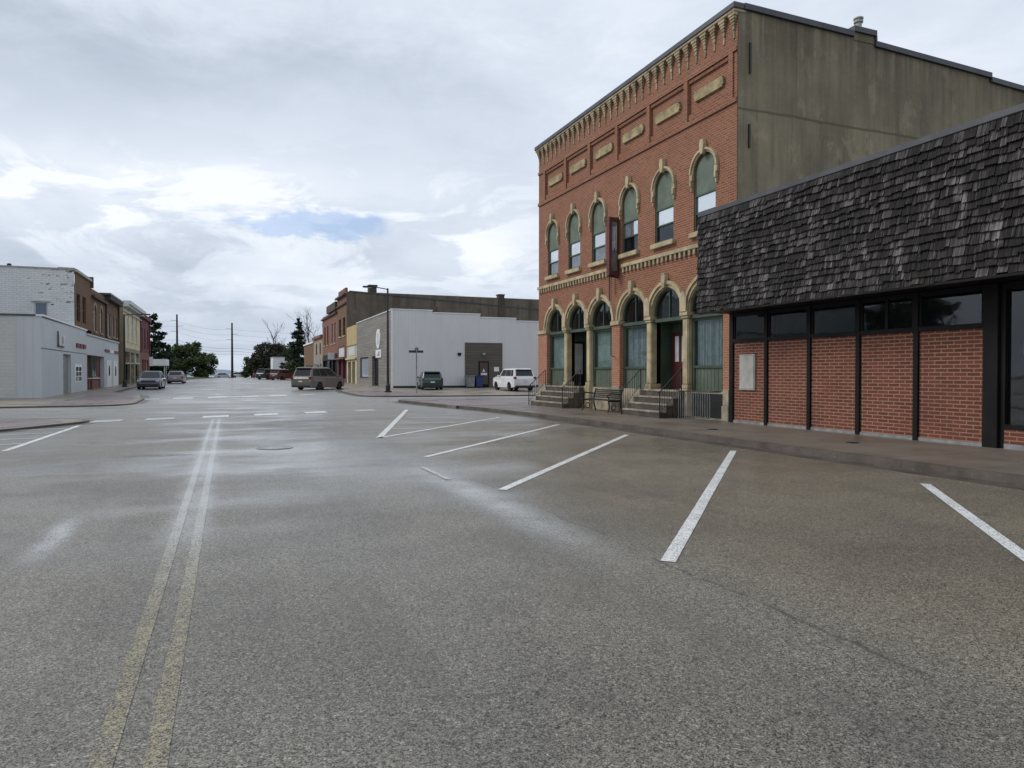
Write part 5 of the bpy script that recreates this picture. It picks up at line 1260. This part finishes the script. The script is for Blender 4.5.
# ------------------------------------------------------------------ sky
w = bpy.data.worlds.new('World'); sc.world = w; w.use_nodes = True; nt = w.node_tree; nt.nodes.clear(); n = N(nt)
out = n.node('ShaderNodeOutputWorld')
SUN_EL, SUN_AZ = rad(42), rad(-60)
sky = n.node('ShaderNodeTexSky', sky_type='NISHITA', sun_disc=False); sky.sun_elevation = SUN_EL; sky.sun_rotation = SUN_AZ; sky.air_density = 1.2; sky.dust_density = 1.5
d = n.xyz(n.node('ShaderNodeTexCoord').outputs['Generated'])
az = n.m('MULTIPLY', n.m('ARCTAN2', d[0], d[1]), 57.2958); el = n.m('MULTIPLY', n.m('ARCSINE', d[2]), 57.2958)
den = n.m('ADD', n.m('MAXIMUM', d[2], 0.0), .10)
plane = n.comb(n.m('DIVIDE', d[0], den), n.m('DIVIDE', d[1], den), 0.0)
soft = n.comb(n.m('MULTIPLY', az, .055), n.m('MULTIPLY', el, .12), 0.0)
n1 = n.noise(plane, .55, 9, .55, .4); n2 = n.noise(soft, 1.0, 10, .58, .5); n3 = n.noise(n.comb(n.m('MULTIPLY', az, .12), n.m('MULTIPLY', el, .26), 3.7), 1.0, 10, .62, .3)
wz = n.m('ADD', az, n.m('MULTIPLY', n.m('SUBTRACT', n2, .5), 22)); we = n.m('ADD', el, n.m('MULTIPLY', n.m('SUBTRACT', n3, .5), 7))
def blob(a0, e0, sa, se, amp):
    x = n.m('DIVIDE', n.m('SUBTRACT', wz, a0), sa); y = n.m('DIVIDE', n.m('SUBTRACT', we, e0), se)
    r2 = n.m('ADD', n.m('MULTIPLY', x, x), n.m('MULTIPLY', y, y))
    return n.m('MULTIPLY', n.m('POWER', 2.71828, n.m('MULTIPLY', r2, -1.0)), amp)
acc = n.m('ADD', n.m('MULTIPLY', n.m('SUBTRACT', n1, .5), 1.05), .46)
acc = n.m('ADD', acc, n.m('MULTIPLY', n.m('SUBTRACT', n3, .5), .80))
n4 = n.noise(n.comb(n.m('MULTIPLY', az, .10), n.m('MULTIPLY', el, .30), 9.1), 1.0, 11, .6, .6)
band = n.m('POWER', 2.71828, n.m('MULTIPLY', n.m('POWER', n.m('DIVIDE', n.m('SUBTRACT', el, 10.0), 5.0), 2.0), -1.0))
acc = n.m('ADD', acc, n.m('MULTIPLY', band, n.m('SUBTRACT', n.m('MULTIPLY', n.ss(n4, .46, .55), .46), .18)))
for bl in ((-12, 20.5, 16, 3.6, -.30), (10, 22.5, 14, 4.0, -.22), (-8, 13.6, 15, 2.0, .42), (10, 14.0, 12, 2.2, .20), (-4, 10.5, 9, 1.8, .20), (17, 10.2, 6, 2.2, .25), (10, 6.8, 12, 1.6, .20), (-6, 4.5, 14, 2.6, -.18), (20, 27, 22, 3.0, .10), (38, 21, 14, 9, .12), (-9, 25.5, 8, 2.0, .16), (5, 2.5, 30, 3.2, -.22)):
    acc = n.m('ADD', acc, blob(*bl))
ramp = n.node('ShaderNodeValToRGB'); n.set(ramp.inputs[0], acc)
cr_ = ramp.color_ramp; cr_.elements[0].position = 0.0; cr_.elements[0].color = (.42, .475, .565, 1); cr_.elements[1].position = 1.0; cr_.elements[1].color = (.80, .83, .87, 1)
for p, c in ((.30, (.525, .585, .675)), (.52, (.595, .655, .745)), (.75, (.67, .725, .80))):
    e = cr_.elements.new(p); e.color = (*c, 1)
gap = n.m('ADD', n.m('ADD', blob(6.5, 11.2, 5.2, 1.15, 1.15), blob(-6.5, 12.6, 3.0, .45, .5)), blob(19.5, 8.3, 3.0, 1.0, .45))
gap = n.ss(n.m('ADD', gap, n.m('MULTIPLY', n.m('SUBTRACT', n3, .5), 1.1)), .35, .80)
bgc = n.node('ShaderNodeBackground'); n.set(bgc.inputs[0], ramp.outputs[0]); bgc.inputs[1].default_value = 1.22
bgs = n.node('ShaderNodeBackground'); n.set(bgs.inputs[0], n.mix(1.0, sky.outputs[0], (.74, .90, 1.22), 'MULTIPLY')); bgs.inputs[1].default_value = .125
mx = n.node('ShaderNodeMixShader'); n.set(mx.inputs[0], n.m('SUBTRACT', 1.0, n.m('MULTIPLY', gap, .55)))
nt.links.new(bgs.outputs[0], mx.inputs[1]); nt.links.new(bgc.outputs[0], mx.inputs[2]); nt.links.new(mx.outputs[0], out.inputs[0])
ld = bpy.data.lights.new('sun', 'SUN'); ld.energy = 1.9; ld.angle = rad(25); ld.color = (1, .96, .90)
lo = bpy.data.objects.new('sun', ld); C.objects.link(lo)
sd = Vector((math.sin(SUN_AZ) * math.cos(SUN_EL), math.cos(SUN_AZ) * math.cos(SUN_EL), math.sin(SUN_EL)))
lo.rotation_euler = sd.to_track_quat('Z', 'Y').to_euler(); lo.location = sd * 60

# ------------------------------------------------------------------ camera
cd = bpy.data.cameras.new('camera'); cam = bpy.data.objects.new('camera', cd); C.objects.link(cam); sc.camera = cam
cd.sensor_width = 36; cd.lens = 710 / 1024 * 36; cd.clip_end = 9000; cd.clip_start = .05
cam.location = (0, 0, 1.6); cam.rotation_euler = (math.pi / 2 - math.atan(11 / 710), 0, -math.atan(284 / 710))
sc.view_settings.view_transform = 'Standard'; sc.view_settings.look = 'None'; sc.view_settings.exposure = 0
sc.render.engine = 'CYCLES'; sc.cycles.use_denoising = True; sc.cycles.max_bounces = 6; sc.cycles.transparent_max_bounces = 8
